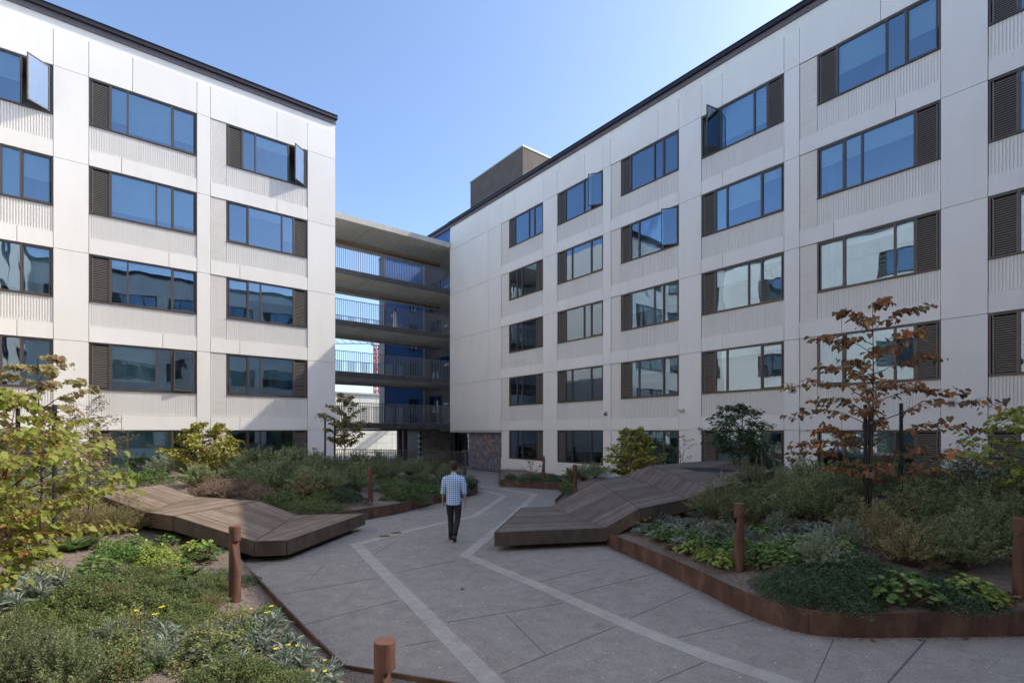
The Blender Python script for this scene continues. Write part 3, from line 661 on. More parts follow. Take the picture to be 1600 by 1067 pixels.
# ---------------------------------------------------------------- corten bollard lights
def bollard(x, y, z, h, ang, label):
    r_ = .075; root = empty('bollard_light', (x, y, z), ang); tag(root, label, 'bollard light', 'rusted steel bollard lights beside the path')
    n = 28; zs = [0]; top = h
    def cx(t):                                       # how far the scooped side reaches, t = distance below the top
        if t < .20: return r_
        if t > .62: return r_
        u = (t - .20) / .42; return r_ * (.2 + .8 * u ** 1.4)
    ts = [h + .1, h * .7, .64, .58, .52, .46, .40, .34, .29, .25, .22, .204, .20, .006, 0]
    V = []; Fc = []
    for t in ts:
        lim = cx(t) if t != .204 else .2 * r_; rr = r_ - (.004 if t == 0 else 0)
        if t == .20: lim = r_
        for k in range(n):
            a = 2 * math.pi * k / n; V.append((min(rr * math.cos(a), lim), rr * math.sin(a), h - t))
    for i in range(len(ts) - 1):
        for k in range(n): Fc.append((i * n + k, i * n + (k + 1) % n, (i + 1) * n + (k + 1) % n, (i + 1) * n + k))
    Fc.append(tuple(range((len(ts) - 1) * n, len(ts) * n)))
    MB().add(V, Fc).build('post', M['corten2'], root, fix=True)
    MB().tube([(0, 0, h * .36), (0, 0, h * .36 + .004)], .0765, 28).build('seam', M['stake'], root)
    MB().tube([(.03, 0, h - .206), (.03, 0, h - .199)], .035, 16).build('lamp_lens', M['lightmetal'], root)
    return root
TOC = lambda x, y, px2, py2: math.atan2(G(px2, py2)[1] - y, G(px2, py2)[0] - x)
for px, py, ang, lb in ((367, 940, -.75, 'rusted bollard in front of the left timber deck'), (579, 785, -.75, 'rusted bollard in the planting just beyond the tip of the left timber deck'),
                    (1155, 893, 2.3, 'rusted bollard at the front of the right planting, beside the right timber deck'), (1594, 937, 2.3, 'rusted bollard cut by the right edge of the photo'),
                    (898, 776, 2.3, 'rusted bollard behind the right timber deck, nearest to it'), (849, 752, 2.3, 'thin rusted bollard before the far white wall, second window column'),
                    (645, 738, -.75, 'small rusted bollard deep in the far planting before the picket fence')):
    x, y, z, D = soil(px, py); bollard(x, y, z - .02, 1.07, ang, lb)
x, y = at(601, 3.55); bollard(x, y, .06, zat(1000, 3.55) - .06, -.75, 'nearest rusted bollard, cut by the bottom edge of the photo')
# ---------------------------------------------------------------- people
def cloth_plaid():
    m, t, b = newmat('blue_check_shirt'); v = coords(t); sx = N(t, 'ShaderNodeSeparateXYZ'); t.links.new(v, sx.inputs[0]); cols = None
    def stripe(o, period, duty, off=0):
        a = N(t, 'ShaderNodeMath', operation='MULTIPLY_ADD'); a.inputs[1].default_value = 1 / period; a.inputs[2].default_value = off; t.links.new(o, a.inputs[0])
        f = N(t, 'ShaderNodeMath', operation='FRACT'); t.links.new(a.outputs[0], f.inputs[0]); g = N(t, 'ShaderNodeMath', operation='LESS_THAN'); g.inputs[1].default_value = duty; t.links.new(f.outputs[0], g.inputs[0]); return g.outputs[0]
    base = (.62, .72, .86); blue = (.11, .20, .42)
    c = mixc(t, stripe(sx.outputs[0], .048, .38), base, (.24, .36, .62)); d = mixc(t, stripe(sx.outputs[2], .048, .38), base, (.24, .36, .62)); c = mixc(t, 1, c, d, 'MULTIPLY')
    c = mixc(t, 1, c, (1.6, 1.45, 1.22), 'MULTIPLY'); t.links.new(c, b.inputs['Base Color']); b.inputs['Roughness'].default_value = .9
    bump(t, b, noise(t, v, 12, 3), .5, .02); return m
M['plaid'] = cloth_plaid(); M['trouser'] = plain('charcoal_trousers', (.022, .021, .023), .9, 0, .2, 8, .5, 15); M['skin'] = plain('skin', (.42, .24, .17), .55, 0, .08, 8, 0)
M['hair'] = plain('dark_brown_hair', (.028, .018, .013), .7, 0, .4, 60, .5, 90); M['shoe'] = plain('dark_shoe', (.035, .028, .025), .5, 0, .2, 10, 0); M['cream'] = plain('cream_robe', (.70, .68, .66), .9, 0, .06, 6, .4, 12)
def skin_body(name, joints, edges, mat, loc, rz):
    me = bpy.data.meshes.new(name); me.from_pydata([j[0] for j in joints], edges, []); o = bpy.data.objects.new(name, me); C.objects.link(o)
    sk = o.modifiers.new('skin', 'SKIN'); sk.use_smooth_shade = True
    lay = me.skin_vertices[0] if me.skin_vertices else None
    if lay is None:
        bpy.context.view_layer.objects.active = o
        lay = me.attributes.new('x', 'FLOAT', 'POINT') and me.skin_vertices[0]
    for i, j in enumerate(joints):
        r = j[1]; lay.data[i].radius = r if isinstance(r, tuple) else (r, r); lay.data[i].use_root = (i == 0)
    sb = o.modifiers.new('sub', 'SUBSURF'); sb.levels = 1; sb.render_levels = 2
    dg = bpy.context.evaluated_depsgraph_get(); ev = o.evaluated_get(dg); m2 = bpy.data.meshes.new_from_object(ev); o.modifiers.clear(); o.data = m2
    m2.materials.clear(); m2.materials.append(mat); m2.polygons.foreach_set('use_smooth', [True] * len(m2.polygons)); o.location = loc; o.rotation_euler = (0, 0, rz); return o
def hand(J, E, wi, wpt, side, curl=.5):
    # palm and five fingers hanging down from the wrist; palm faces the thigh, thumb leaves the front side
    wx, wy, wz = wpt
    J.append(((wx + side * .004, wy + .008, wz - .045), (.016, .036))); p = len(J) - 1; E.append((wi, p))
    J.append(((wx + side * .002, wy + .014, wz - .085), (.014, .038))); q = len(J) - 1; E.append((p, q))
    for k, (dy, L) in enumerate(((.030, .070), (.010, .080), (-.010, .074), (-.029, .058))):
        a = len(J); J.append(((wx, wy + .014 + dy, wz - .098), .0095)); E.append((q, a))
        J.append(((wx - side * .006, wy + .018 + dy * 1.05, wz - .098 - L * .5), .0088)); E.append((a, a + 1))
        J.append(((wx - side * (.012 + .03 * curl), wy + .022 + dy * 1.05, wz - .098 - L * (1 - .25 * curl)), .0075)); E.append((a + 1, a + 2))
    a = len(J); J.append(((wx - side * .008, wy + .045, wz - .055), .0115)); E.append((p, a)); J.append(((wx - side * .018, wy + .062, wz - .092), .0095)); E.append((a, a + 1)); J.append(((wx - side * .022, wy + .066, wz - .115), .008)); E.append((a + 1, a + 2))
def man():
    fx, fy = at(709, 11.35); rz = -math.atan2(FW[0], FW[1]) - .03; loc = (fx, fy, 0)
    J = [((0, 0, .95), (.135, .10))]; E = []
    def add(p, r, par): J.append((p, r)); E.append((par, len(J) - 1)); return len(J) - 1
    s1 = add((0, .005, 1.15), (.125, .09), 0); s2 = add((0, 0, 1.34), (.12, .08), s1); nk = add((0, 0, 1.49), (.052, .052), s2); n2 = add((0, .012, 1.56), (.055, .055), nk)
    h1 = add((0, .022, 1.62), (.066, .080), n2); h2 = add((0, .022, 1.69), (.076, .096), h1); h3 = add((0, .015, 1.755), (.066, .080), h2); h4 = add((0, .012, 1.785), (.03, .04), h3)
    ns = add((0, .125, 1.645), .011, h1); ch = add((0, .10, 1.585), .018, h1)
    for sd in (-1, 1):
        e = add((sd * .082, .005, 1.655), (.010, .020), h1)
        sh = add((sd * .165, 0, 1.375), .045, s2); el = add((sd * .235, -.03 if sd > 0 else .0, 1.14), .043, sh); fy_ = .03 if sd > 0 else .09
        fa = add((sd * .252, fy_ * .5, 1.04), .038, el); wr = add((sd * .262, fy_, .90), .026, fa); hand(J, E, wr, (sd * .262, fy_, .90), sd)
        hip = add((sd * .09, 0, .88), .085, 0)
        if sd < 0: kn = add((sd * .085, .10, .50), .06, hip); an = add((sd * .07, .05, .10), .042, kn); add((sd * .07, .17, .035), .03, an)
        else: kn = add((sd * .085, .03, .49), .06, hip); an = add((sd * .055, -.24, .16), .042, kn); add((sd * .05, -.19, .06), .03, an)
    body = skin_body('person', J, E, M['skin'], loc, rz)
    tag(body, 'man walking away along the path in a blue checked shirt and dark trousers', 'person')
    # hair cap
    hm = MB(); V = []; n = 18; rings = [(1.815, .0, .0), (1.808, .04, .05), (1.785, .068, .085), (1.745, .086, .108), (1.69, .088, .110), (1.645, .084, .10), (1.605, .070, .085), (1.585, .055, .07)]
    for z, rx, ry in rings:
        for k in range(n):
            a = 2 * math.pi * k / n; y = math.sin(a); f = 1.0
            zz = z
            if z < 1.75 and y > -.15: zz = max(z, 1.70 + .05 * min(1, y + .15))      # hairline round the face
            V.append((math.cos(a) * rx * (1 + .02 * math.sin(5 * a)), .014 + y * ry, zz))
    hm.add(V, [(i * n + k, i * n + (k + 1) % n, (i + 1) * n + (k + 1) % n, (i + 1) * n + k) for i in range(len(rings) - 1) for k in range(n)]); o = hm.build('hair', M['hair'], body, smooth=True)
    # shirt: torso rings and rolled sleeves
    m = MB(); n = 24; T = [(.845, .168, .118, .0), (.90, .172, .122, .0), (1.0, .166, .118, .004), (1.10, .164, .116, .004), (1.2, .176, .122, .0), (1.30, .195, .126, -.004), (1.38, .205, .120, -.008), (1.435, .185, .104, -.006), (1.475, .130, .084, 0), (1.495, .072, .070, .004), (1.525, .066, .066, .008), (1.528, .058, .058, .008)]
    V = []
    for z, rx, ry, oy in T:
        for k in range(n):
            a = 2 * math.pi * k / n; c, s = math.cos(a), math.sin(a); e = .82
            zz = z - (.035 * abs(s) if z < .86 else 0) - (.03 * abs(c) if 1.4 < z < 1.46 else 0)
            wv = 1 + .018 * math.sin(3 * a + z * 22) * (1 if z < 1.3 else .3)
            V.append((math.copysign(abs(c) ** e, c) * rx * wv, math.copysign(abs(s) ** e, s) * ry * wv + oy, zz))
    m.add(V, [(i * n + k, i * n + (k + 1) % n, (i + 1) * n + (k + 1) % n, (i + 1) * n + k) for i in range(len(T) - 1) for k in range(n)])
    for sd in (-1, 1):
        ey = -.03 if sd > 0 else 0
        m.tube([(sd * .13, -.002, 1.41), (sd * .185, -.002, 1.385), (sd * .212, ey * .4, 1.30), (sd * .228, ey * .8, 1.21), (sd * .24, ey, 1.13), (sd * .247, ey * .5 + .01, 1.075), (sd * .249, ey * .5 + .012, 1.06), (sd * .249, ey * .5 + .012, 1.06)],
               [.076, .080, .070, .064, .060, .062, .060, .045], 14)
    m.build('shirt', M['plaid'], body, smooth=True)
    cl = MB().tube([(0, .006, 1.50), (0, .012, 1.535)], [.073, .064], 18, cap=False); cl.build('collar', M['plaid'], body, smooth=True)
    t_ = MB(); t_.tube([(0, 0, .99), (0, 0, .93), (0, .002, .87), (0, 0, .80)], [(.150, .105), (.160, .115), (.165, .12), (.145, .10)], 20)
    for sd in (-1, 1):
        if sd < 0: K = [(sd * .085, .0, .90), (sd * .09, .03, .76), (sd * .088, .075, .60), (sd * .085, .10, .50), (sd * .08, .09, .36), (sd * .073, .06, .20), (sd * .07, .052, .075)]
        else: K = [(sd * .085, .0, .90), (sd * .09, .01, .76), (sd * .088, .025, .60), (sd * .085, .03, .50), (sd * .075, -.06, .38), (sd * .062, -.17, .26), (sd * .054, -.25, .155)]
        t_.tube(K, [.092, .090, .078, .068, .066, .060, .060], 16)
    t_.build('trousers', M['trouser'], body, smooth=True)
    for sd in (-1, 1):
        if sd < 0: s = MB().tube([(-.07, .0, .055), (-.07, .03, .06), (-.07, .10, .055), (-.07, .18, .04), (-.07, .235, .028)], [(.036, .05), (.042, .058), (.044, .052), (.046, .036), (.03, .022)], 14); so = MB().tube([(-.07, -.015, .010), (-.07, .10, .010), (-.07, .24, .010)], [(.040, .012), (.046, .012), (.032, .012)], 12)
        else:                                          # heel raised, sole towards the camera
            s = MB().tube([(.055, -.285, .155), (.054, -.27, .135), (.052, -.235, .095), (.05, -.20, .06), (.05, -.155, .035)], [(.036, .05), (.042, .056), (.045, .05), (.046, .036), (.03, .022)], 14); so = MB().tube([(.055, -.325, .135), (.052, -.265, .065), (.05, -.175, .012)], [(.038, .012), (.045, .013), (.036, .012)], 12)
        sh = s.build('shoe', M['shoe'], body, smooth=True); so.build('sole', M['rubber'], sh)
    return body
man()
def robed():
    x, y = 0, 30.9; r = ray(617); x = r[0] / r[1] * y; z0 = 8.95
    J = [((0, 0, .9), (.13, .10))]; E = []
    def add(p, r, par): J.append((p, r)); E.append((par, len(J) - 1)); return len(J) - 1
    c = add((0, 0, 1.25), (.14, .09), 0); n1 = add((0, 0, 1.40), .05, c); h1 = add((0, .01, 1.48), (.062, .075), n1); h2 = add((0, .01, 1.56), (.07, .085), h1); add((0, .005, 1.61), .04, h2); add((0, .10, 1.50), .011, h1)
    for sd in (-1, 1):
        s = add((sd * .15, 0, 1.30), .05, c); e = add((sd * .20, .06, 1.06), .038, s); w_ = add((sd * .12, .27, 1.16), .024, e); p = add((sd * .10, .33, 1.19), (.03, .014), w_)
        for k in range(5): a = add((sd * (.10 - .011 * k), .355 + .004 * k, 1.215 - .014 * k), .008, p); add((sd * (.085 - .012 * k), .375, 1.235 - .016 * k), .007, a)
    for sd in (-1, 1): h = add((sd * .08, 0, .8), .07, 0); k = add((sd * .08, .02, .45), .05, h); a = add((sd * .08, 0, .08), .035, k); add((sd * .08, .12, .03), .028, a)
    b = skin_body('person', J, E, M['skin'], (x, y, z0), 1.15); tag(b, 'person in a long cream robe standing on the third walkway behind the railing', 'person')
    m = MB().tube([(0, 0, .04), (0, 0, .3), (0, 0, .7), (0, 0, 1.0), (0, 0, 1.2), (0, 0, 1.32), (0, 0, 1.38)], [(.25, .22), (.21, .18), (.19, .155), (.165, .13), (.18, .125), (.16, .10), (.07, .065)], 18)
    for sd in (-1, 1): m.tube([(sd * .13, 0, 1.30), (sd * .205, .05, 1.06), (sd * .14, .22, 1.13)], [.065, .065, .055], 10)
    m.build('robe', M['cream'], b, smooth=True)
    MB().tube([(0, -.03, 1.44), (0, -.02, 1.50), (0, 0, 1.58), (0, 0, 1.635), (0, 0, 1.65)], [(.07, .07), (.078, .08), (.08, .092), (.055, .06), (.01, .01)], 14).build('hair', M['hair'], b, smooth=True)
robed()
# ---------------------------------------------------------------- plants
LM = {}
def lm(k, stops, rough=.6, tr=.38, spec=.3): LM[k] = island(k, stops, rough, tr, spec=spec)
lm('feather_green', [(0, (0.132, 0.171, 0.078)), (0.5, (0.245, 0.307, 0.148)), (0.85, (0.385, 0.437, 0.228)), (1, (0.49, 0.473, 0.28))])
lm('feather_silver', [(0, (0.193, 0.237, 0.157)), (0.5, (0.35, 0.412, 0.272)), (1, (0.525, 0.578, 0.403))])
lm('feather_olive', [(0, (0.21, 0.193, 0.087)), (0.5, (0.403, 0.358, 0.167)), (1, (0.595, 0.49, 0.263))])
lm('feather_brown', [(0, (0.175, 0.123, 0.087)), (0.5, (0.368, 0.263, 0.193)), (1, (0.578, 0.437, 0.332))])
lm('cover_green', [(0, (.075, .105, .035)), (.5, (.16, .21, .07)), (.85, (.27, .31, .12)), (1, (.40, .40, .19))])
lm('cover_yellow', [(0, (.12, .14, .04)), (.5, (.25, .27, .08)), (.85, (.36, .37, .14)), (1, (.42, .36, .18))])
lm('cover_dark', [(0, (.05, .08, .04)), (.5, (.09, .145, .07)), (1, (.18, .24, .12))])
lm('silver', [(0, (.17, .21, .155)), (.5, (.30, .35, .27)), (1, (.45, .49, .41))], .75)
lm('heuch_green', [(0, (0.062, 0.125, 0.031)), (0.5, (0.15, 0.25, 0.062)), (1, (0.275, 0.375, 0.112))], .5)
lm('heuch_lime', [(0, (0.2, 0.275, 0.05)), (0.5, (0.35, 0.45, 0.088)), (1, (0.525, 0.562, 0.15))], .5)
lm('heuch_red', [(0, (0.112, 0.044, 0.025)), (0.5, (0.225, 0.112, 0.05)), (1, (0.275, 0.225, 0.088))], .5)
lm('fern', [(0, (0.062, 0.112, 0.031)), (0.5, (0.125, 0.213, 0.056)), (1, (0.213, 0.312, 0.1))], .5)
lm('redbud_lime', [(0, (.28, .33, .06)), (.4, (.44, .50, .10)), (.8, (.52, .56, .13)), (.95, (.58, .52, .17)), (1, (.40, .15, .06))], .5, .5)
lm('redbud_olive', [(0, (.24, .215, .09)), (.5, (.38, .34, .15)), (.85, (.50, .45, .22)), (1, (.34, .12, .11))], .6, .5)
lm('redbud_rust', [(0, (.13, .09, .06)), (.3, (.22, .13, .075)), (.5, (.24, .21, .09)), (.7, (.34, .15, .08)), (.85, (.55, .19, .07)), (1, (.58, .32, .09))], .6, .45)
lm('yellow_leaf', [(0, (.16, .17, .03)), (.5, (.33, .33, .06)), (1, (.48, .42, .10))], .6, .35)
lm('bronze_leaf', [(0, (.26, .20, .08)), (.5, (.38, .27, .12)), (1, (.48, .30, .13))], .6, .55)
lm('glossy_leaf', [(0, (0.022, 0.048, 0.022)), (0.5, (0.05, 0.1, 0.04)), (1, (0.112, 0.175, 0.075))], .4, .2)
lm('airy_leaf', [(0, (.12, .12, .07)), (.5, (.22, .21, .13)), (1, (.32, .30, .20))], .7, .3)
lm('agave', [(0, (.04, .07, .04)), (1, (.10, .14, .08))], .5, .1)
M['bark'] = plain('bark', (.075, .052, .042), .9, 0, .35, 12, .6, 40, stretch=(3, 3, .6)); M['twig'] = plain('twig', (.11, .07, .045), .85, 0, .3, 10, 0)
M['redtwig'] = plain('red_twig', (.20, .07, .035), .8, 0, .3, 10, 0); M['yflower'] = plain('yellow_flower', (.72, .55, .03), .8, 0, .15, 30, .4, 60); M['wflower'] = plain('white_flower', (.75, .75, .72), .8, 0, .1, 30, 0)
SH = {'lance': ([(0, 0, 0), (.4, .5, .08), (1, 0, 0), (.4, -.5, .08)], [(0, 1, 2, 3)]),
      'oval': ([(0, 0, 0), (.25, .42, .12), (.65, .45, .08), (1, 0, -.08), (.65, -.45, .08), (.25, -.42, .12)], [(0, 1, 2, 3), (0, 3, 4, 5)]),
      'heart': ([(.05, 0, 0), (-.10, .20, .09), (.0, .43, .16), (.26, .53, .17), (.55, .44, .09), (.82, .22, -.07), (1.0, 0, -.24), (.82, -.22, -.07), (.55, -.44, .09), (.26, -.53, .17), (.0, -.43, .16), (-.10, -.20, .09)], [(0, 1, 2, 3), (0, 3, 4, 5, 6), (0, 6, 7, 8, 9), (0, 9, 10, 11)]),
      'lobed': ([(0, 0, 0), (-.05, .38, .1), (.28, .30, .04), (.38, .56, .1), (.62, .34, .03), (.92, .34, 0), (.88, .1, 0), (1.05, 0, -.06), (.88, -.1, 0), (.92, -.34, 0), (.62, -.34, .03), (.38, -.56, .1), (.28, -.30, .04), (-.05, -.38, .1)], [(0, 1, 2, 3, 4, 5, 6, 7), (0, 7, 8, 9, 10, 11, 12, 13)]),
      'lance6': ([(0, .0, 0), (.3, .45, .1), (.7, .38, .02), (1, 0, -.12), (.7, -.38, .02), (.3, -.45, .1)], [(0, 1, 2, 3), (0, 3, 4, 5)])}
def leaves(name, P, D, Nn, L, W_, shape, mat, parent=None):
    P = np.asarray(P, float); D = np.asarray(D, float); Nn = np.asarray(Nn, float); L = np.asarray(L, float); W_ = np.asarray(W_, float)
    D /= np.linalg.norm(D, axis=1, keepdims=True) + 1e-9; S = np.cross(Nn, D); S /= np.linalg.norm(S, axis=1, keepdims=True) + 1e-9; U = np.cross(D, S)
    sv, sf = SH[shape]; sv = np.array(sv); k = len(sv); n = len(P)
    V = P[:, None] + D[:, None] * (sv[None, :, 0:1] * L[:, None, None]) + S[:, None] * (sv[None, :, 1:2] * W_[:, None, None]) + U[:, None] * (sv[None, :, 2:3] * L[:, None, None])
    V = V.reshape(-1, 3); nf = len(sf); fl = np.concatenate([np.array(f) for f in sf]); tot = np.array([len(f) for f in sf])
    me = bpy.data.meshes.new(name); me.vertices.add(len(V)); me.vertices.foreach_set('co', V.ravel())
    loops = (fl[None] + (np.arange(n) * k)[:, None]).ravel(); me.loops.add(len(loops)); me.loops.foreach_set('vertex_index', loops.astype(np.int32))
    tots = np.tile(tot, n); st = np.concatenate([[0], np.cumsum(tots)[:-1]]); me.polygons.add(len(tots)); me.polygons.foreach_set('loop_start', st.astype(np.int32)); me.polygons.foreach_set('loop_total', tots.astype(np.int32))
    me.update(calc_edges=True); me.validate(); me.materials.append(mat); o = bpy.data.objects.new(name, me); C.objects.link(o)
    if parent: o.parent = parent
    return o
def rv(n): v = rng.normal(size=(n, 3)); return v / np.linalg.norm(v, axis=1, keepdims=True)
def feather(mat, ns=110, h=.95, r=.62, nl=36, L=.036, Wd=.013, dens=1.0, droop=.25):
    """airy shrub of many upswept stems set with small needle-like leaves"""
    P = []; D = []; tb = MB()
    for i in range(ns):
        a = rng.uniform(0, 2 * math.pi); q = rng.uniform(0, 1) ** .6; hh = h * (1 - .45 * q * q) * rng.uniform(.72, 1.1); R = r * q * rng.uniform(.8, 1.15)
        p0 = np.array([math.cos(a) * R * .15, math.sin(a) * R * .15, 0]); pts = []
        for t in np.linspace(0, 1, 6): pts.append(p0 + np.array([math.cos(a) * R * (t ** 1.3), math.sin(a) * R * (t ** 1.3), hh * (t - droop * q * t * t)]))
        pts = np.array(pts); tb.tube([tuple(x) for x in pts[::2]] + [tuple(pts[-1])], [.004, .003, .002, .001], 3, cap=False)
        t = rng.uniform(.22, 1, nl) ** .75; seg = np.clip(t * 5, 0, 4.999); i0 = seg.astype(int); f = (seg - i0)[:, None]
        pp = pts[i0] * (1 - f) + pts[i0 + 1] * f; dd = pts[i0 + 1] - pts[i0]; dd /= np.linalg.norm(dd, axis=1, keepdims=True)
        off = rv(nl); so = np.abs(rng.normal(0, .035, (nl, 1))) * (1.2 - t[:, None] * .6); pp = pp + off * so
        for m_ in range(3): P.append(pp + rng.normal(0, .006, pp.shape)); D.append(dd * .9 + rv(nl) * .85)
    P = np.concatenate(P); D = np.concatenate(D); n = len(P)
    o = leaves('foliage', P, D, rv(n), rng.uniform(.6, 1.25, n) * L, rng.uniform(.7, 1.2, n) * Wd, 'lance', mat); s = tb.build('stems', M['twig'], fix=False); return o, s
def cover(mat, n=3000, r=.55, h=.30, L=.034, Wd=.023, shape='oval', lump=.55):
    a = rng.uniform(0, 2 * math.pi, n); q = np.sqrt(rng.uniform(0, 1, n)); R = r * (1 + .16 * np.sin(a * 3 + 1) + .1 * np.sin(a * 5)) * q
    x = np.cos(a) * R; y = np.sin(a) * R; top = h * (1 - q ** 2.2) * (1 + lump * np.sin(x * 17 + 1) * np.sin(y * 15)) + .03; z = top * (1 - np.abs(rng.normal(0, .22, n)).clip(0, .9)); P = np.stack([x, y, z], 1)
    D = rv(n) * .9 + np.stack([np.cos(a) * .4, np.sin(a) * .4, np.full(n, .25)], 1); Nn = rv(n) * .5 + np.array([0, 0, 1.0])
    o = leaves('foliage', P, D, Nn, rng.uniform(.6, 1.3, n) * L, rng.uniform(.7, 1.2, n) * Wd, shape, mat)
    tb = MB()
    for i in range(26):
        a = rng.uniform(0, 6.28); R = r * rng.uniform(.3, .95); tb.tube([(0, 0, .0), (math.cos(a) * R * .5, math.sin(a) * R * .5, h * .5), (math.cos(a) * R, math.sin(a) * R, h * .3)], [.004, .003, .002], 3, cap=False)
    return o, tb.build('stems', M['twig'], fix=False)
def rosette(mat, n=8, r=.25, flowers=0, nl=30):
    """clump of arching tongue-shaped silvery leaves"""
    P = []; D = []; Nn = []; L = []; 
    for c in range(n):
        a0 = rng.uniform(0, 6.28); R = r * math.sqrt(rng.uniform(0, 1)); cx, cy = math.cos(a0) * R, math.sin(a0) * R
        for i in range(nl):
            a = rng.uniform(0, 6.28); e = rng.uniform(.1, 1.3); l = rng.uniform(.08, .17) * (1.15 - .2 * e)
            d = np.array([math.cos(a) * math.cos(e), math.sin(a) * math.cos(e), math.sin(e)]); P.append([cx, cy, .02 + rng.uniform(0, .08)]); D.append(d); Nn.append([-math.cos(a) * math.sin(e), -math.sin(a) * math.sin(e), math.cos(e)] + rng.normal(0, .25, 3)); L.append(l)
    L = np.array(L); o = leaves('foliage', P, D, Nn, L, L * rng.uniform(.16, .24, len(L)), 'lance6', mat); tb = MB()
    for i in range(6): a = rng.uniform(0, 6.28); tb.tube([(0, 0, 0), (math.cos(a) * r * .6, math.sin(a) * r * .6, .08)], [.005, .003], 3, cap=False)
    ex = []
    if flowers:
        fm = MB()
        for i in range(flowers):
            a = rng.uniform(0, 6.28); R = r * rng.uniform(.2, 1); hh = rng.uniform(.22, .36); x, y = math.cos(a) * R, math.sin(a) * R; tb.tube([(x * .5, y * .5, 0), (x * .8, y * .8, hh * .5), (x, y, hh)], [.004, .003, .0025], 4, cap=False)
            for q in range(9): b = rng.uniform(0, 6.28); s = rng.uniform(0, .028); X, Y = x + math.cos(b) * s, y + math.sin(b) * s; fm.tube([(X, Y, hh - .003), (X, Y, hh + .004), (X, Y, hh + .009)], [.006, .009, .004], 6)
        ex = [fm.build('flower_heads', M['yflower'], fix=False)]
    return [o, tb.build('stems', M['fernstem'] if 'fernstem' in M else M['twig'], fix=False)] + ex
def heuchera(mat, n=150, r=.24, h=.27, L=.062):
    a = rng.uniform(0, 6.28, n); q = np.sqrt(rng.uniform(0, 1, n)); x = np.cos(a) * r * q; y = np.sin(a) * r * q; z = h * (1 - .55 * q ** 2) * rng.uniform(.75, 1.05, n)
    D = np.stack([np.cos(a) * (.4 + q), np.sin(a) * (.4 + q), rng.uniform(-.5, .4, n) - .3 * q], 1); Nn = np.stack([np.cos(a) * q * .7, np.sin(a) * q * .7, np.ones(n)], 1) + rng.normal(0, .25, (n, 3))
    Lr = rng.uniform(.6, 1.2, n) * L; o = leaves('foliage', np.stack([x, y, z], 1), D, Nn, Lr, Lr * .95, 'lobed', mat); tb = MB()
    for i in range(0, n, 3): tb.tube([(x[i] * .15, y[i] * .15, 0), (x[i] * .7, y[i] * .7, z[i] * .7), (x[i], y[i], z[i])], [.003, .0025, .002], 3, cap=False)
    return o, tb.build('stems', M['twig'], fix=False)
def fernp(mat, nf=14, l=.36):
    P = []; D = []; Nn = []; L = []; tb = MB()
    for i in range(nf):
        a = 6.28 * i / nf + rng.uniform(-.2, .2); ll = l * rng.uniform(.7, 1.1); e = rng.uniform(.7, 1.2); pts = []
        for t in np.linspace(0, 1, 10): pts.append(np.array([math.cos(a) * ll * t * math.cos(e * (1 - .55 * t)), math.sin(a) * ll * t * math.cos(e * (1 - .55 * t)), ll * (math.sin(e) * t - .30 * t * t)]))
        tb.tube([tuple(p) for p in pts[::3]], .002, 3, cap=False); sd = np.array([-math.sin(a), math.cos(a), 0])
        for k in range(26):
            t = (k // 2 + 1) / 14 * .97; j = min(8, int(t * 9)); f = t * 9 - j; p = pts[j] * (1 - f) + pts[j + 1] * f; fw = pts[j + 1] - pts[j]; fw /= np.linalg.norm(fw); s = 1 if k % 2 else -1
            P.append(p); D.append(sd * s + fw * .45); up = np.cross(fw, sd); Nn.append(up if up[2] > 0 else -up); L.append(.085 * math.sin(math.pi * min(1, t * .85 + .15)) + .01)
    L = np.array(L); return leaves('fronds', P, D, Nn, L, L * .22, 'lance6', mat), tb.build('stems', M['twig'], fix=False)
def spiky(mat, n=26, l=.42):
    P = []; D = []; Nn = []; L = []
    for i in range(n): a = rng.uniform(0, 6.28); e = rng.uniform(.25, 1.3); P.append([0, 0, .02]); D.append([math.cos(a) * math.cos(e), math.sin(a) * math.cos(e), math.sin(e)]); Nn.append([-math.cos(a) * math.sin(e), -math.sin(a) * math.sin(e), math.cos(e)]); L.append(l * rng.uniform(.7, 1.1))
    L = np.array(L); return (leaves('blades', P, D, Nn, L, L * .09, 'lance6', mat),)
protos = {}
def proto(key, fn, name, cat):
    parts = list(fn()); parts = [p for p in parts if p]
    protos[key] = (parts, name, cat)
    for p in parts: C.objects.unlink(p)
M['fernstem'] = plain('green_stem', (.12, .15, .06), .7, 0, .2, 10, 0)
for i in range(4): proto('fg%d' % i, lambda i=i: feather(LM['feather_green'], (110, 80, 130, 60)[i], (.95, 1.0, .85, .9)[i], (.62, .58, .66, .6)[i], (36, 34, 34, 40)[i], (.036, .055, .030, .062)[i], (.013, .016, .012, .020)[i]), 'feathery_shrub', 'shrub')
for i in range(2): proto('fs%d' % i, lambda: feather(LM['feather_silver'], 85, .8), 'feathery_shrub', 'shrub')
for i in range(2): proto('fo%d' % i, lambda: feather(LM['feather_olive'], 80, .8, nl=26), 'feathery_shrub', 'shrub')
for i in range(2): proto('fb%d' % i, lambda: feather(LM['feather_brown'], 75, .62, .5, nl=20), 'dry_shrub', 'shrub')
for i in range(3): proto('cg%d' % i, lambda: cover(LM['cover_green']), 'leafy_ground_cover', 'ground cover')
proto('cy0', lambda: cover(LM['cover_yellow'], 1500, .5, .34, .045, .028, lump=.7), 'leafy_ground_cover', 'ground cover'); proto('cy1', lambda: cover(LM['cover_green'], 1300, .45, .42, .055, .024, 'lance6', lump=.8), 'leafy_ground_cover', 'ground cover')
for i in range(3): proto('cd%d' % i, lambda: cover(LM['cover_dark'], 3000, .6, .28), 'leafy_ground_cover', 'ground cover')
for i in range(2): proto('si%d' % i, lambda: rosette(LM['silver']), 'silver_leaved_plant', 'perennial')
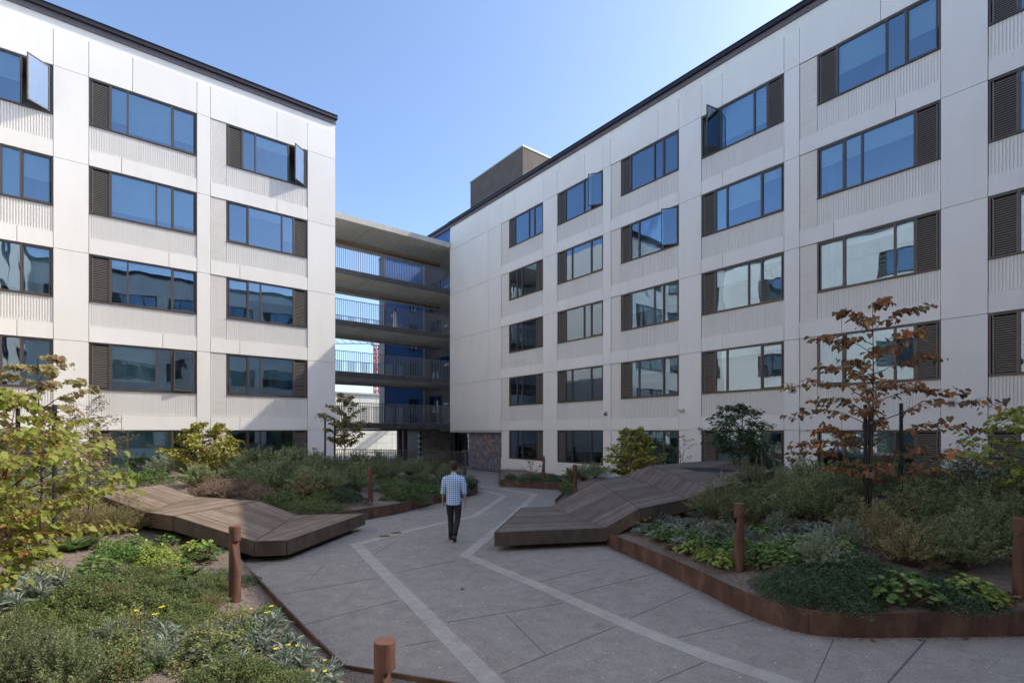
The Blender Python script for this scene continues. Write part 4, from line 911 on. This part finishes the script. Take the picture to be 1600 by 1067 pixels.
proto('sf0', lambda: rosette(LM['silver'], 7, .22, 3), 'flowering_yarrow', 'perennial')
for i in range(2): proto('hg%d' % i, lambda: heuchera(LM['heuch_green']), 'broad_leaved_perennial', 'perennial')
proto('hl0', lambda: heuchera(LM['heuch_lime']), 'broad_leaved_perennial', 'perennial'); proto('hr0', lambda: heuchera(LM['heuch_red'], 60, .18, .14), 'broad_leaved_perennial', 'perennial')
proto('fe0', lambda: fernp(LM['fern']), 'fern', 'fern'); proto('ag0', lambda: spiky(LM['agave']), 'spiky_plant', 'perennial')
proto('mb0', lambda: cover(LM['heuch_green'], 1100, .42, .30, .05, .034), 'leafy_ground_cover', 'ground cover'); proto('ml0', lambda: cover(LM['heuch_lime'], 900, .36, .30, .048, .032), 'leafy_ground_cover', 'ground cover')
used = set(); todo = {}
def plant(key, px, py, s, desc, region, dz=0, hz=1.0):
    """put a plant where its foot is seen at this pixel; labelled afterwards from its neighbours"""
    x, y, z, D = soil(px, py); return plantw(key, x, y, z + dz, s, desc, region, px, hz)
def plantw(key, x, y, z, s, desc, region, px, hz=1.0):
    ks = [k for k in protos if k.startswith(key)]; k = random.choice(ks); parts, name, cat = protos[k]
    r = empty(name, (x, y, z - .015), random.uniform(0, 6.28)); q = s * random.uniform(.93, 1.07); r.scale = (q, q * random.uniform(.92, 1.08), q * hz * random.uniform(.94, 1.06))
    for p in parts: c = p.copy(); C.objects.link(c); c.parent = r; c.name = p.name.split('.')[0]
    r['category'] = cat; todo.setdefault((desc, region), []).append((px, r)); return r
ORD = ['leftmost', 'second', 'third', 'fourth', 'fifth', 'sixth', 'seventh', 'eighth', 'ninth', 'tenth', 'eleventh', 'twelfth', 'thirteenth', 'fourteenth', 'fifteenth', 'sixteenth', 'seventeenth', 'eighteenth', 'nineteenth', 'twentieth']
def label_all():
    for (desc, region), L in todo.items():
        L.sort(key=lambda t: t[0]); n = len(L); grp = desc + ' plants ' + region
        for i, (px, r) in enumerate(L):
            if n == 1: r['label'] = '%s %s' % (desc, region)
            else: r['label'] = '%s %s, %s' % (desc, region, 'leftmost' if i == 0 else 'rightmost' if i == n - 1 else ORD[i] + ' from the left' if i < 20 else ORD[n - 1 - i] + ' from the right'); r['group'] = grp
# far left berm behind the left deck
A_ = 'behind the left deck'; A2 = 'below the left windows'
for px, py, s in ((395, 742, 1.15), (430, 744, 1.2), (462, 742, 1.25), (495, 744, 1.2), (528, 742, 1.1), (560, 738, 1.05), (592, 736, .95), (622, 736, .9)): plant('fg', px, py, s, 'feathery green shrub', A2)
for px, py, s in ((188, 738, 1.0), (222, 741, 1.05), (258, 742, 1.0), (295, 744, 1.0), (330, 745, 1.0), (362, 744, 1.1)): plant('fs', px, py, s, 'silvery feathery shrub', A2)
for px, py, s in ((405, 762, 1.0), (440, 766, 1.0), (520, 764, 1.0), (552, 762, 1.05), (585, 752, .9), (655, 744, .9), (682, 742, .8)): plant('fg', px, py, s, 'mid green feathery shrub', A_)
for px, py, s in ((478, 778, 1.05), (500, 772, .9), (455, 762, .85), (310, 760, .8)): plant('fo', px, py, s, 'yellowing feathery shrub', A_)
for px, py, s in ((350, 775, .95), (378, 780, 1.0), (400, 786, .9), (332, 768, .8), (560, 757, .75), (608, 744, .9)): plant('fb', px, py, s, 'dry brown shrub', A_)
for px, py, s in ((425, 792, .95), (447, 787, 1.0), (470, 800, .85), (498, 802, .9), (520, 800, .8), (505, 785, .9), (415, 781, .9)): plant('cg', px, py, s, 'low leafy mound', A_)
for px, py, s in ((535, 785, 1.0), (542, 778, .9)): plant('cd', px, py, s, 'dark leafy mound', A_)
for px, py, s in ((165, 752, 1.0), (190, 756, 1.0), (214, 754, .9), (238, 756, 1.0)): plant(random.choice(('hl', 'mb')), px, py, s * 1.25, 'bright green mound', 'beyond the left deck')
B_ = 'beside the path behind the walking man'
for px, py, s in ((602, 768, .8), (618, 776, .8), (600, 782, .45), (640, 782, 1.0), (655, 786, .8), (668, 772, .9), (688, 778, .8), (622, 762, .9), (606, 756, .8), (648, 765, .8), (700, 768, .8)): plant(random.choice(('mb', 'cg')), px, py, s, 'leafy green mound', B_)
for px, py, s in ((632, 756, .9), (652, 752, .9), (672, 760, .9), (690, 756, .9), (708, 762, .9), (716, 768, .7), (664, 768, .8), (640, 770, .7)): plant('cd', px, py, s, 'dark bluish mound', B_)
for px, py, s in ((655, 748, 1.1), (682, 764, 1.0), (700, 774, 1.0)): plant('sf', px, py, s, 'yellow flowered yarrow', B_)
plant('ag', 737, 764, 1.0, 'spiky green plant', 'at the tip of the planter by the walking man'); plant('hr', 574, 789, .8, 'small rusty clump', 'by the bollard past the left deck')
for px, py, s in ((610, 748, .8), (640, 742, .9), (672, 740, .8), (570, 745, .9), (700, 748, .85)): plant('fg', px, py, s, 'small feathery shrub', 'before the picket fence')
for px, py in ((548, 716), (570, 716), (592, 715), (614, 716), (636, 717)): plant('fb', px, py + 8, 1.1, 'sparse dark shrub', 'against the picket fence')
# right: against the far wall
D_ = 'against the far white wall'
for px, py, s in ((800, 750, .55), (822, 752, .6), (838, 752, .6), (862, 754, .6)): plant('cd', px, py, s, 'low dark mound', D_)
for px, py, s in ((894, 754, .85), (912, 750, .9), (930, 747, .95), (952, 744, 1.0), (975, 741, 1.0), (1000, 739, 1.0), (1030, 737, .95), (1058, 735, .95), (1085, 734, .95)): plant('fg', px, py, s, 'feathery green shrub', D_)
for px, py, s in ((888, 768, .8), (896, 775, .8), (886, 760, .7)): plant('mb', px, py, s, 'light green mound', 'behind the right deck')
# right: mass behind and beside the deck
E_ = 'in the right planting'
for px, py, s in ((1118, 812, .92), (1150, 818, .95), (1185, 822, .95), (1215, 812, 1.0), (1250, 818, 1.0), (1285, 822, 1.0), (1140, 790, 1.0), (1175, 786, 1.0), (1212, 780, 1.05), (1250, 776, 1.1), (1290, 774, 1.1), (1325, 790, 1.1), (1275, 795, 1.0), (1330, 772, 1.1), (1370, 775, 1.1), (1410, 778, 1.1)): plant('fg', px, py, s, 'feathery green shrub', E_)
for px, py, s in ((1455, 882, .95), (1495, 890, .95), (1530, 880, 1.05), (1568, 868, 1.1), (1600, 872, 1.1), (1440, 845, 1.1), (1490, 840, 1.1), (1540, 835, 1.15), (1590, 835, 1.15), (1450, 800, 1.1), (1500, 790, 1.15), (1550, 790, 1.15), (1600, 790, 1.2), (1640, 850, 1.1)): plant('fg', px, py, s, 'spreading feathery shrub', 'at the right edge of the planting')
for px, py, s in ((1385, 868, .95), (1420, 885, .85), (1355, 840, .95), (1400, 835, 1.0)): plant('fo', px, py, s, 'yellow-tipped feathery shrub', E_)
for px, py, s in ((1400, 880, .6), (1430, 848, .9)): plant('fb', px, py, s, 'dry brown shrub', E_)
for px, py, s in ((1002, 815, .95), (1022, 812, .95), (1045, 818, .9), (1066, 822, .95), (1092, 824, 1.0), (1112, 838, 1.0), (1130, 828, 1.0), (1178, 842, 1.0), (1200, 850, 1.05), (1222, 842, .95), (1240, 852, 1.05), (1290, 852, .95), (1302, 838, .95), (1318, 846, .8), (1085, 808, .9)): plant('si', px, py, s, 'silver-green tongue-leaved clump', E_)
for px, py, s in ((1010, 828, .9), (1030, 818, .85), (1003, 835, .8), (1080, 806, .8)): plant('sf', px, py, s, 'yellow flowered silvery clump', 'beside the right deck')
for px, py, s in ((1025, 838, 1.0), (1040, 846, 1.1), (1058, 850, 1.0), (1092, 848, 1.05), (1112, 858, 1.0), (1100, 866, .95), (1205, 880, 1.15), (1188, 878, 1.0), (1252, 862, 1.1), (1270, 868, .9), (1305, 868, 1.1), (1330, 880, .8), (1128, 872, .7), (1216, 862, .9)): plant('hg', px, py, s, 'round green leafy clump', E_)
for px, py, s in ((1076, 868, 1.0), (1122, 888, 1.15), (1276, 884, 1.0), (1108, 878, .8)): plant('hl', px, py, s, 'lime green clump', E_)
for px, py, s in ((1062, 862, 1.1), (1048, 858, .8), (1222, 888, 1.3), (1325, 895, .9)): plant('hr', px, py, s, 'bronze-red leafy clump', E_)
for px, py, s in ((1215, 920, .62), (1240, 932, .68), (1268, 940, .72), (1300, 946, .7), (1325, 938, .7), (1250, 912, .7), (1285, 918, .8), (1315, 912, .85), (1345, 925, .75), (1300, 896, .8), (1335, 892, .8), (1370, 905, .75), (1350, 948, .4)): plant('cd', px, py, s, 'dense dark green mound', 'along the curved planter edge')
for px, py, s in ((1450, 932, .68), (1478, 944, .7), (1505, 948, .62), (1430, 915, .6), (1490, 928, .6)): plant('cd', px, py, s, 'low dark green mound', 'at the right end of the planter edge')
plant('hg', 1412, 946, 1.5, 'large scalloped green clump', 'close to the right planter edge'); plant('hl', 1520, 942, 1.2, 'bright lime leafy clump', 'at the right end of the planter'); plant('hl', 1540, 950, .9, 'smaller lime leafy clump', 'at the right end of the planter'); plant('hr', 1568, 945, 1.3, 'brown leafy clump', 'beside the rightmost bollard')
# left foreground
F_ = 'in the left foreground'
for px, py, s in ((15, 918, 1.15), (45, 922, 1.2), (70, 932, 1.15), (28, 945, 1.0), (5, 935, 1.0)): plant('si', px, py, s, 'silvery tongue-leaved clump', 'at the left photo edge')
for px, py, s in ((212, 992, 1.0), (238, 1008, 1.05), (205, 1012, .8), (285, 1018, 1.05), (310, 1026, .95), (345, 1040, .9), (402, 992, 1.0), (415, 1004, .95), (390, 1008, .8), (440, 1026, .9), (460, 1040, .8), (335, 1020, .8)): plant('si', px, py, s, 'silvery tongue-leaved clump', F_)
for px, py, s in ((228, 1000, .95), (405, 990, .9), (455, 1045, .85), (500, 1075, .8)): plant('sf', px, py, s, 'yellow flowered yarrow clump', F_)
for px, py, s in ((150, 935, .62), (185, 928, .66), (215, 922, .66), (250, 930, .7), (285, 938, .7), (310, 928, .62), (330, 942, .5), (120, 950, .7), (160, 962, .7), (200, 958, .75), (240, 962, .75), (280, 968, .65), (310, 970, .5), (90, 985, .6), (60, 1000, .6), (130, 990, .65), (170, 992, .6), (30, 985, .65), (10, 1000, .6), (230, 905, .6), (195, 905, .6), (260, 985, .5)): plant('cg', px, py, s * .92, 'small-leaved ground cover mound', F_)
for px, py, s in ((330, 1070, .6), (370, 1062, .62), (410, 1068, .6), (440, 1080, .6), (390, 1050, .5), (470, 1085, .5), (300, 1085, .6)): plant('cg', px, py, s * .8, 'fresh green mound', 'at the bottom edge left of the nearest bollard')
for px, py, s in ((30, 1075, .5), (75, 1068, .5), (110, 1085, .5), (-10, 1055, .5), (20, 1040, .5), (60, 1050, .42)): plant('fg', px, py, s, 'twiggy green shrub', 'in the bottom left corner')
for px, py, s in ((190, 872, .9), (212, 878, 1.0), (175, 868, .8)): plant('mb', px, py, s * .8, 'glossy green mound', 'in front of the left deck')
plant('ml', 238, 884, .9, 'yellow-green mound', 'in front of the left deck'); plant('hl', 310, 873, 1.3, 'small lime clump', 'under the left deck edge'); plant('hg', 318, 876, 1.1, 'small green clump', 'under the left deck edge')
for px, py, s in ((110, 862, 1.2), (128, 858, 1.2), (140, 910, .9), (155, 945, .9), (325, 915, 1.1), (290, 905, 1.1), (310, 945, .9), (270, 912, .9), (365, 918, .7), (60, 960, .9)): plant('fe', px, py, s, 'green fern', F_)
for px, py, s in ((350, 908, .5), (330, 905, .5), (385, 910, .35)): plant('cd', px, py, s, 'dark low mound', 'behind the near left bollard')
for px, py, s in ((95, 835, .72), (130, 838, .75), (165, 836, .78), (198, 832, .78), (225, 826, .7), (60, 838, .8), (20, 840, .9), (150, 818, .8), (190, 815, .8)): plant('fa', px, py, s, 'greyish airy shrub', 'before the left deck') if any(k.startswith('fa') for k in protos) else plant('fo', px, py, s, 'greyish airy shrub', 'before the left deck')
for px, py, s in ((40, 800, 1.0), (90, 790, 1.0), (140, 780, 1.0), (30, 770, 1.1), (80, 765, 1.1), (120, 760, 1.1)): plant('fs', px, py, s, 'silvery shrub', 'behind the lime-leaved tree')
for px, py, s in ((85, 745, 1.1), (130, 742, 1.1), (40, 745, 1.1), (5, 750, 1.2)): plant('fg', px, py, s, 'tall feathery shrub', 'behind the lime-leaved tree')
def fill(key, n, xr, yr, s, desc, region, sep=.35, avoid=()):
    pts = []
    for i in range(n * 20):
        if len(pts) >= n: break
        px, py = random.uniform(*xr), random.uniform(*yr); x, y, z, D = soil(px, py)
        if z == 0 or any(math.hypot(x - a, y - b) < sep for a, b in pts): continue
        if segd(x, y, LE) < .22 * s + .1 or segd(x, y, RE) < .22 * s + .1: continue
        pts.append((x, y)); plantw(key, x, y, z, s * random.uniform(.8, 1.2), desc, region, px)
fill('fg', 12, (300, 560), (742, 775), .95, 'grey-green feathery shrub', 'in the berm behind the left deck', .6)
fill('fb', 6, (300, 420), (765, 785), .7, 'small dry brown tuft', 'along the back of the left deck', .3)
fill('cg', 7, (560, 725), (750, 785), .6, 'small green mound', 'in the bed left of the walking man', .5)
fill('hg', 5, (1010, 1340), (828, 905), 1.0, 'small round-leaved clump', 'in the bed behind the long planter edge', .28)
fill('si', 20, (1010, 1335), (812, 868), 1.2, 'small silvery clump', 'in the bed behind the long planter edge', .28)
fill('cd', 8, (1200, 1530), (895, 950), .42, 'small dark tuft', 'in the bed behind the curved planter edge', .3)
fill('cg', 14, (60, 330), (880, 1000), .38, 'small-leaved green tuft', 'in the left foreground bed', .22)
fill('cy', 13, (20, 380), (870, 1060), .6, 'yellow-green leafy mound', 'standing up from the left foreground bed', .45)
fill('fs', 6, (60, 420), (880, 1060), .38, 'little greyish shrub', 'in the left foreground bed', .5)
fill('fo', 5, (10, 330), (900, 1060), .38, 'little olive shrub', 'in the left foreground bed', .5)
fill('cy', 8, (1020, 1340), (830, 910), .5, 'pale green leafy mound', 'in the bed behind the long planter edge', .5)
fill('cy', 7, (400, 570), (775, 800), .7, 'pale green leafy mound', 'behind the left deck', .5)
fill('cg', 9, (20, 360), (880, 1060), .55, 'green ground cover patch', 'spreading in the left foreground bed', .38)
fill('mb', 9, (100, 480), (890, 1060), .45, 'fresh green seedling clump', 'in the left foreground bed', .35)
fill('si', 7, (330, 520), (975, 1066), .75, 'young silvery clump', 'beside the near left edging', .25)
fill('cd', 8, (600, 735), (738, 775), .7, 'bluish green mound', 'in the bed behind the walking man', .5)
fill('fg', 7, (590, 720), (734, 756), .55, 'small upright shrub', 'in the bed behind the walking man', .5)
fill('cg', 8, (790, 875), (742, 758), .6, 'low green mound', 'in the planter before the far white wall', .5)
fill('fe', 7, (90, 350), (870, 960), .8, 'small fern', 'in the left foreground bed', .3)
fill('hg', 6, (100, 340), (850, 930), .8, 'small lobed green clump', 'in the left foreground bed', .3)
fill('cd', 7, (790, 880), (745, 757), .5, 'small dark seedling shrub', 'in the planter before the far white wall', .4)
fill('fb', 5, (1180, 1480), (860, 915), .4, 'small dry tuft', 'in the right bed', .6)
fill('fs', 6, (1100, 1500), (800, 900), .55, 'pale feathery shrub', 'in the right bed', .7)
fill('fo', 8, (60, 260), (800, 850), .6, 'thin olive shrub', 'before the left deck, beside the lime-leaved tree', .3)
label_all()
# ---------------------------------------------------------------- trees and large shrubs
def tree(name, label, cat, base, z0, prof, nbr, shape, mat, L, bark='bark', trunk_r=.03, sub=5, lpt=7, tilt=.35, seed=1, multi=1, sprayw=.10, hang=.5, lean=(0, 0), group=None, layered=True):
    """prof: list of (height above base, crown radius). Near-horizontal branches with side twigs carry the leaves."""
    R = random.Random(seed); root = empty(name, (base[0], base[1], z0)); tag(root, label, cat, group)
    hs = [p[0] for p in prof]; rs = [p[1] for p in prof]; top = hs[-1]; tb = MB(); P = []; D = []; Nn = []; Ls = []
    def trunkp(t, k=0): return Vector((lean[0] * t * t + .05 * math.sin(t * 5 + k * 2) * top * .15, lean[1] * t * t + .05 * math.cos(t * 4 + k) * top * .15, t * top))
    for k in range(multi):
        if multi > 1: a = 6.28 * k / multi; ex = Vector((math.cos(a), math.sin(a), 0)) * rs[len(rs) // 2] * .35
        else: ex = Vector((0, 0, 0))
        tb.tube([tuple(trunkp(t, k) + ex * t) for t in (-.02, .15, .3, .45, .6, .75, .9, 1)], [trunk_r * (1 - .85 * t) / (1 if multi == 1 else 1.3) for t in (0, .15, .3, .45, .6, .75, .9, 1)], 7)
    for b in range(nbr):
        h = hs[0] + (top - hs[0]) * (b + R.random() * .8) / nbr; rad = np.interp(h, hs, rs) * R.uniform(.72, 1.08); az = b * 2.4 + R.uniform(-.5, .5)
        k = b % multi; st = h - rad * tilt; st = max(.15 * hs[0] + .05, st); o = trunkp(min(1, max(0, st / top)), k)
        if multi > 1: a = 6.28 * k / multi; o += Vector((math.cos(a), math.sin(a), 0)) * rs[len(rs) // 2] * .35 * min(1, st / top)
        tip = trunkp(min(1, h / top), k); tip = Vector((tip.x + math.cos(az) * rad, tip.y + math.sin(az) * rad, h + R.uniform(-.10, .12) * top * .5)); n = 7; pts = []
        for i in range(n):
            t = i / (n - 1); p = o.lerp(tip, t); p.z += math.sin(t * math.pi) * rad * .13 * R.uniform(.4, 1.4) - .10 * rad * t ** 3; p.x += R.uniform(-.06, .06) * rad * (0 < t < 1); p.y += R.uniform(-.06, .06) * rad * (0 < t < 1); pts.append(p)
        r0 = trunk_r * .38 * (rad / max(rs)) + .003; tb.tube([tuple(p) for p in pts], [r0 * (1 - .8 * i / (n - 1)) for i in range(n)], 5)
        for s_ in range(sub):
            t = .25 + .75 * (s_ + R.random()) / sub; i = min(n - 2, int(t * (n - 1))); f = t * (n - 1) - i; p = pts[i].lerp(pts[i + 1], f); sa = az + R.choice((-1, 1)) * R.uniform(.4, 1.1); sl = rad * R.uniform(.16, .38) * (1.15 - .5 * t) + .05
            q = p + Vector((math.cos(sa) * sl, math.sin(sa) * sl, R.uniform(-.15, .35) * sl)); tb.tube([tuple(p), tuple(p.lerp(q, .5) + Vector((0, 0, sl * .06))), tuple(q)], [.0045, .0035, .002], 3, cap=False)
            for j in range(lpt):
                u = (j + R.random()) / lpt; c = p.lerp(q, u); off = Vector((R.gauss(0, 1), R.gauss(0, 1), R.gauss(0, .8))) * max(sprayw, .17) * L * 4
                P.append(tuple(c + off * .5)); dd = Vector((math.cos(sa + R.uniform(-1.2, 1.2)), math.sin(sa + R.uniform(-1.2, 1.2)), -hang * R.uniform(.3, 1.5))); D.append(tuple(dd)); Nn.append((R.gauss(0, .45) + dd.x * .35, R.gauss(0, .45) + dd.y * .35, 1)); Ls.append(L * R.uniform(.45, 1.2))
    tb.build('trunk', M[bark], root, smooth=True, fix=False); Ls = np.array(Ls); leaves('crown', P, D, Nn, Ls, Ls * (.98 if shape == 'heart' else .5), shape, mat, root)
    return root
def stake(x, y, z, h, label, r_=.03): s = MB().tube([(0, 0, -.05), (0, 0, h - .01), (0, 0, h)], [r_, r_, r_ * .8], 10).build('tree_stake', M['stake']); s.location = (x, y, z); tag(s, label, 'stake', 'black tree stakes'); return s
def base(px, D): x, y = at(px, D); return (x, y), H(x, y)
# red-leaved tree
b, z = base(1362, 9.6); T = lambda py, D=9.6: zat(py, D) - z
tree('redbud_tree', 'young tree with rust-red and brown heart-shaped leaves, tied between stakes in the right planting', 'tree', b, z,
     [(T(760), .8), (T(715), 1.45), (T(690), 1.75), (T(665), 1.2), (T(640), 1.5), (T(612), 1.75), (T(585), 1.3), (T(560), 1.25), (T(530), 1.0), (T(500), .95), (T(478), .35)], 34, 'heart', LM['redbud_rust'], .10, trunk_r=.026, sub=9, lpt=6, tilt=.25, seed=5, hang=.6)
for px, D, py, lb in ((1352, 9.3, 632, 'left one of the pair'), (1359, 9.8, 632, 'right one of the pair'), (1408, 9.7, 630, 'single one to the right')): (x, y), zz = base(px, D); stake(x, y, zz, zat(py, D) - zz, 'black stake beside the red-leaved tree, ' + lb)
# lime tree at left front
b, z = base(-50, 4.7); T = lambda py, D=4.7: zat(py, D) - z
tree('redbud_tree', 'low spreading tree with lime green heart-shaped leaves at the left edge', 'tree', b, z,
     [(T(880), .7), (T(850), .85), (T(820), 1.0), (T(780), 1.0), (T(740), 1.05), (T(700), 1.25), (T(660), 1.1), (T(630), .75), (T(600), .3)], 58, 'heart', LM['redbud_lime'], .066, bark='redtwig', trunk_r=.022, sub=9, lpt=8, tilt=.45, seed=9, multi=3, hang=.6)
b, z = base(62, 8.0); T = lambda py, D=8.0: zat(py, D) - z
tree('redbud_tree', 'young staked tree with olive and reddish leaves before the sunlit facade', 'tree', b, z,
     [(T(720), .8), (T(690), .95), (T(660), .8), (T(640), .95), (T(610), .7), (T(580), .55), (T(550), .25)], 22, 'heart', LM['redbud_olive'], .085, trunk_r=.025, sub=7, lpt=7, tilt=.4, seed=12, hang=.5)
for px, D, py, lb in ((28, 8.2, 626, 'left of its trunk'), (85, 7.8, 632, 'right of its trunk')): (x, y), zz = base(px, D); stake(x, y, zz, zat(py, D) - zz, 'black stake beside the olive-leaved tree, ' + lb)
b, z = base(138, 9.2); T = lambda py, D=9.2: zat(py, D) - z
tree('airy_shrub', 'airy grey-green shrub between the staked tree and the left windows', 'shrub', b, z, [(T(760), .4), (T(720), .6), (T(680), .65), (T(645), .45), (T(625), .15)], 40, 'lance6', LM['airy_leaf'], .045, bark='twig', trunk_r=.012, sub=8, lpt=10, multi=4, seed=4, sprayw=.3, tilt=.8, hang=.1)
b, z = base(322, 16.5); T = lambda py, D=16.5: zat(py, D) - z
tree('yellow_shrub', 'yellow-green shrub in front of the left ground floor windows', 'shrub', b, z, [(T(720), .9), (T(705), 1.2), (T(690), 1.15), (T(675), .8), (T(658), .25)], 44, 'heart', LM['yellow_leaf'], .085, bark='redtwig', trunk_r=.025, sub=9, lpt=9, multi=3, seed=21, sprayw=.2, tilt=.7, hang=.3)
b, z = base(538, 19); T = lambda py, D=19: zat(py, D) - z
tree('bronze_tree', 'small staked tree with bronze leaves at the corner of the left block', 'tree', b, z, [(T(690), .5), (T(675), .75), (T(660), .85), (T(645), .8), (T(628), .6), (T(614), .2)], 28, 'heart', LM['redbud_olive'], .085, trunk_r=.022, sub=8, lpt=9, tilt=.8, seed=31, hang=.5)
for px, D, lb in ((508, 19, 'left of its trunk'), (523, 18.6, 'nearest its trunk')): (x, y), zz = base(px, D); stake(x, y, zz, zat(655, D) - zz, 'black stake by the bronze-leaved tree, ' + lb, .035)
b, z = base(1152, 13.5); T = lambda py, D=13.5: zat(py, D) - z
tree('glossy_tree', 'small tree with glossy dark green leaves behind the right deck', 'tree', b, z, [(T(700), .5), (T(685), .8), (T(668), .85), (T(650), .65), (T(632), .2)], 34, 'lance6', LM['glossy_leaf'], .12, trunk_r=.03, sub=8, lpt=9, tilt=.8, seed=41, multi=3, sprayw=.15, hang=.2)
b, z = base(990, 17.0); T = lambda py, D=17.0: zat(py, D) - z
tree('yellow_shrub', 'upright yellow-green shrub against the shaded facade', 'shrub', b, z, [(T(740), .7), (T(725), 1.0), (T(708), 1.05), (T(690), .8), (T(676), .4), (T(668), .15)], 46, 'heart', LM['yellow_leaf'], .08, bark='redtwig', trunk_r=.025, sub=9, lpt=9, multi=3, seed=22, sprayw=.22, tilt=.8, hang=.3)
b, z = base(1640, 8.6); T = lambda py, D=8.6: zat(py, D) - z
tree('redbud_tree', 'tree with yellow-green heart-shaped leaves cut by the right edge', 'tree', b, z, [(T(760), .7), (T(735), 1.0), (T(715), 1.25), (T(690), 1.3), (T(670), 1.1), (T(650), .8), (T(620), .3)], 22, 'heart', LM['redbud_lime'], .09, trunk_r=.03, sub=8, lpt=8, tilt=.3, seed=51, hang=.4)
# white flowering shrub behind the red tree
b, z = base(1510, 10.2); T = lambda py, D=10.2: zat(py, D) - z
wsh = tree('white_flowering_shrub', 'shrub speckled with tiny white flowers behind the red-leaved tree', 'shrub', b, z, [(T(770), .45), (T(745), .6), (T(720), .55), (T(700), .3)], 34, 'lance6', LM['cover_green'], .035, bark='twig', trunk_r=.012, sub=8, lpt=10, multi=4, seed=61, sprayw=.3, tilt=.8, hang=.1)
fm = MB(); R = random.Random(3)
for i in range(900):
    a = R.uniform(0, 6.28); h = R.uniform(T(775), T(700)); r = (.62 - .25 * max(0, (h - T(735)))) * math.sqrt(R.random()); x, y = math.cos(a) * r, math.sin(a) * r; s = R.uniform(.006, .012)
    fm.add([(x - s, y, h), (x, y - s, h + s * .3), (x + s, y, h), (x, y + s, h + s * .3), (x, y, h + s)], [(0, 1, 4), (1, 2, 4), (2, 3, 4), (3, 0, 4), (0, 3, 2, 1)])
fm.build('blossom', M['wflower'], wsh, fix=False)
# thin seedlings against the far white wall
for px, D, seed in ((830, 23, 71), (1065, 18.5, 73)):
    b, z = base(px, D); tree('twiggy_shrub', 'sparse twiggy shrub by the far wall' if px < 900 else 'sparse twiggy shrub between the ground floor windows of the shaded facade', 'shrub', b, z, [(.4, .3), (.9, .7), (1.3, .6), (1.6, .2)], 9, 'lance6', LM['cover_green'], .08, bark='redtwig', trunk_r=.014, sub=4, lpt=5, seed=seed, sprayw=.1, tilt=.9, hang=.2, multi=2)
# leaf litter on the mulch
lp = []
for i in range(900):
    px = random.choice((random.uniform(0, 560), random.uniform(980, 1600))); py = random.uniform(835, 1060) if px < 600 else random.uniform(815, 970)
    x, y, z, D = soil(px, py)
    if z: lp.append((x, y, z + random.uniform(.004, .02)))
n = len(lp); o = leaves('leaf_litter', lp, rv(n) * [1, 1, .15], rv(n) * .35 + np.array([0, 0, 1.0]), rng.uniform(.02, .05, n), rng.uniform(.016, .04, n), 'oval', LM['redbud_rust'])
tag(o, 'small dry brown leaves strewn over the planting beds', 'leaf litter', kind='stuff')
# a few fallen leaves
for i, (px, py) in enumerate(((1365, 1003), (1440, 1001), (1268, 990), (545, 1063), (985, 905), (720, 920), (440, 985), (1510, 1000))):
    x, y = G(px, py); o = leaves('fallen_leaf', [(0, 0, .004)], [(math.cos(i), math.sin(i), .02)], [(.05, .08, 1)], [.07], [.06], 'heart', LM['redbud_rust']); o.location = (x, y, .008)
    tag(o, 'dry brown leaf lying on the paving, %s' % ['below the right planter edge', 'below the right planter edge, second one', 'at the planter curve', 'beside the nearest bollard', 'right of the bright path band', 'between the two path bands', 'beside the near left planter edge', 'farthest right on the paving'][i], 'leaf', 'fallen leaves on the paving')
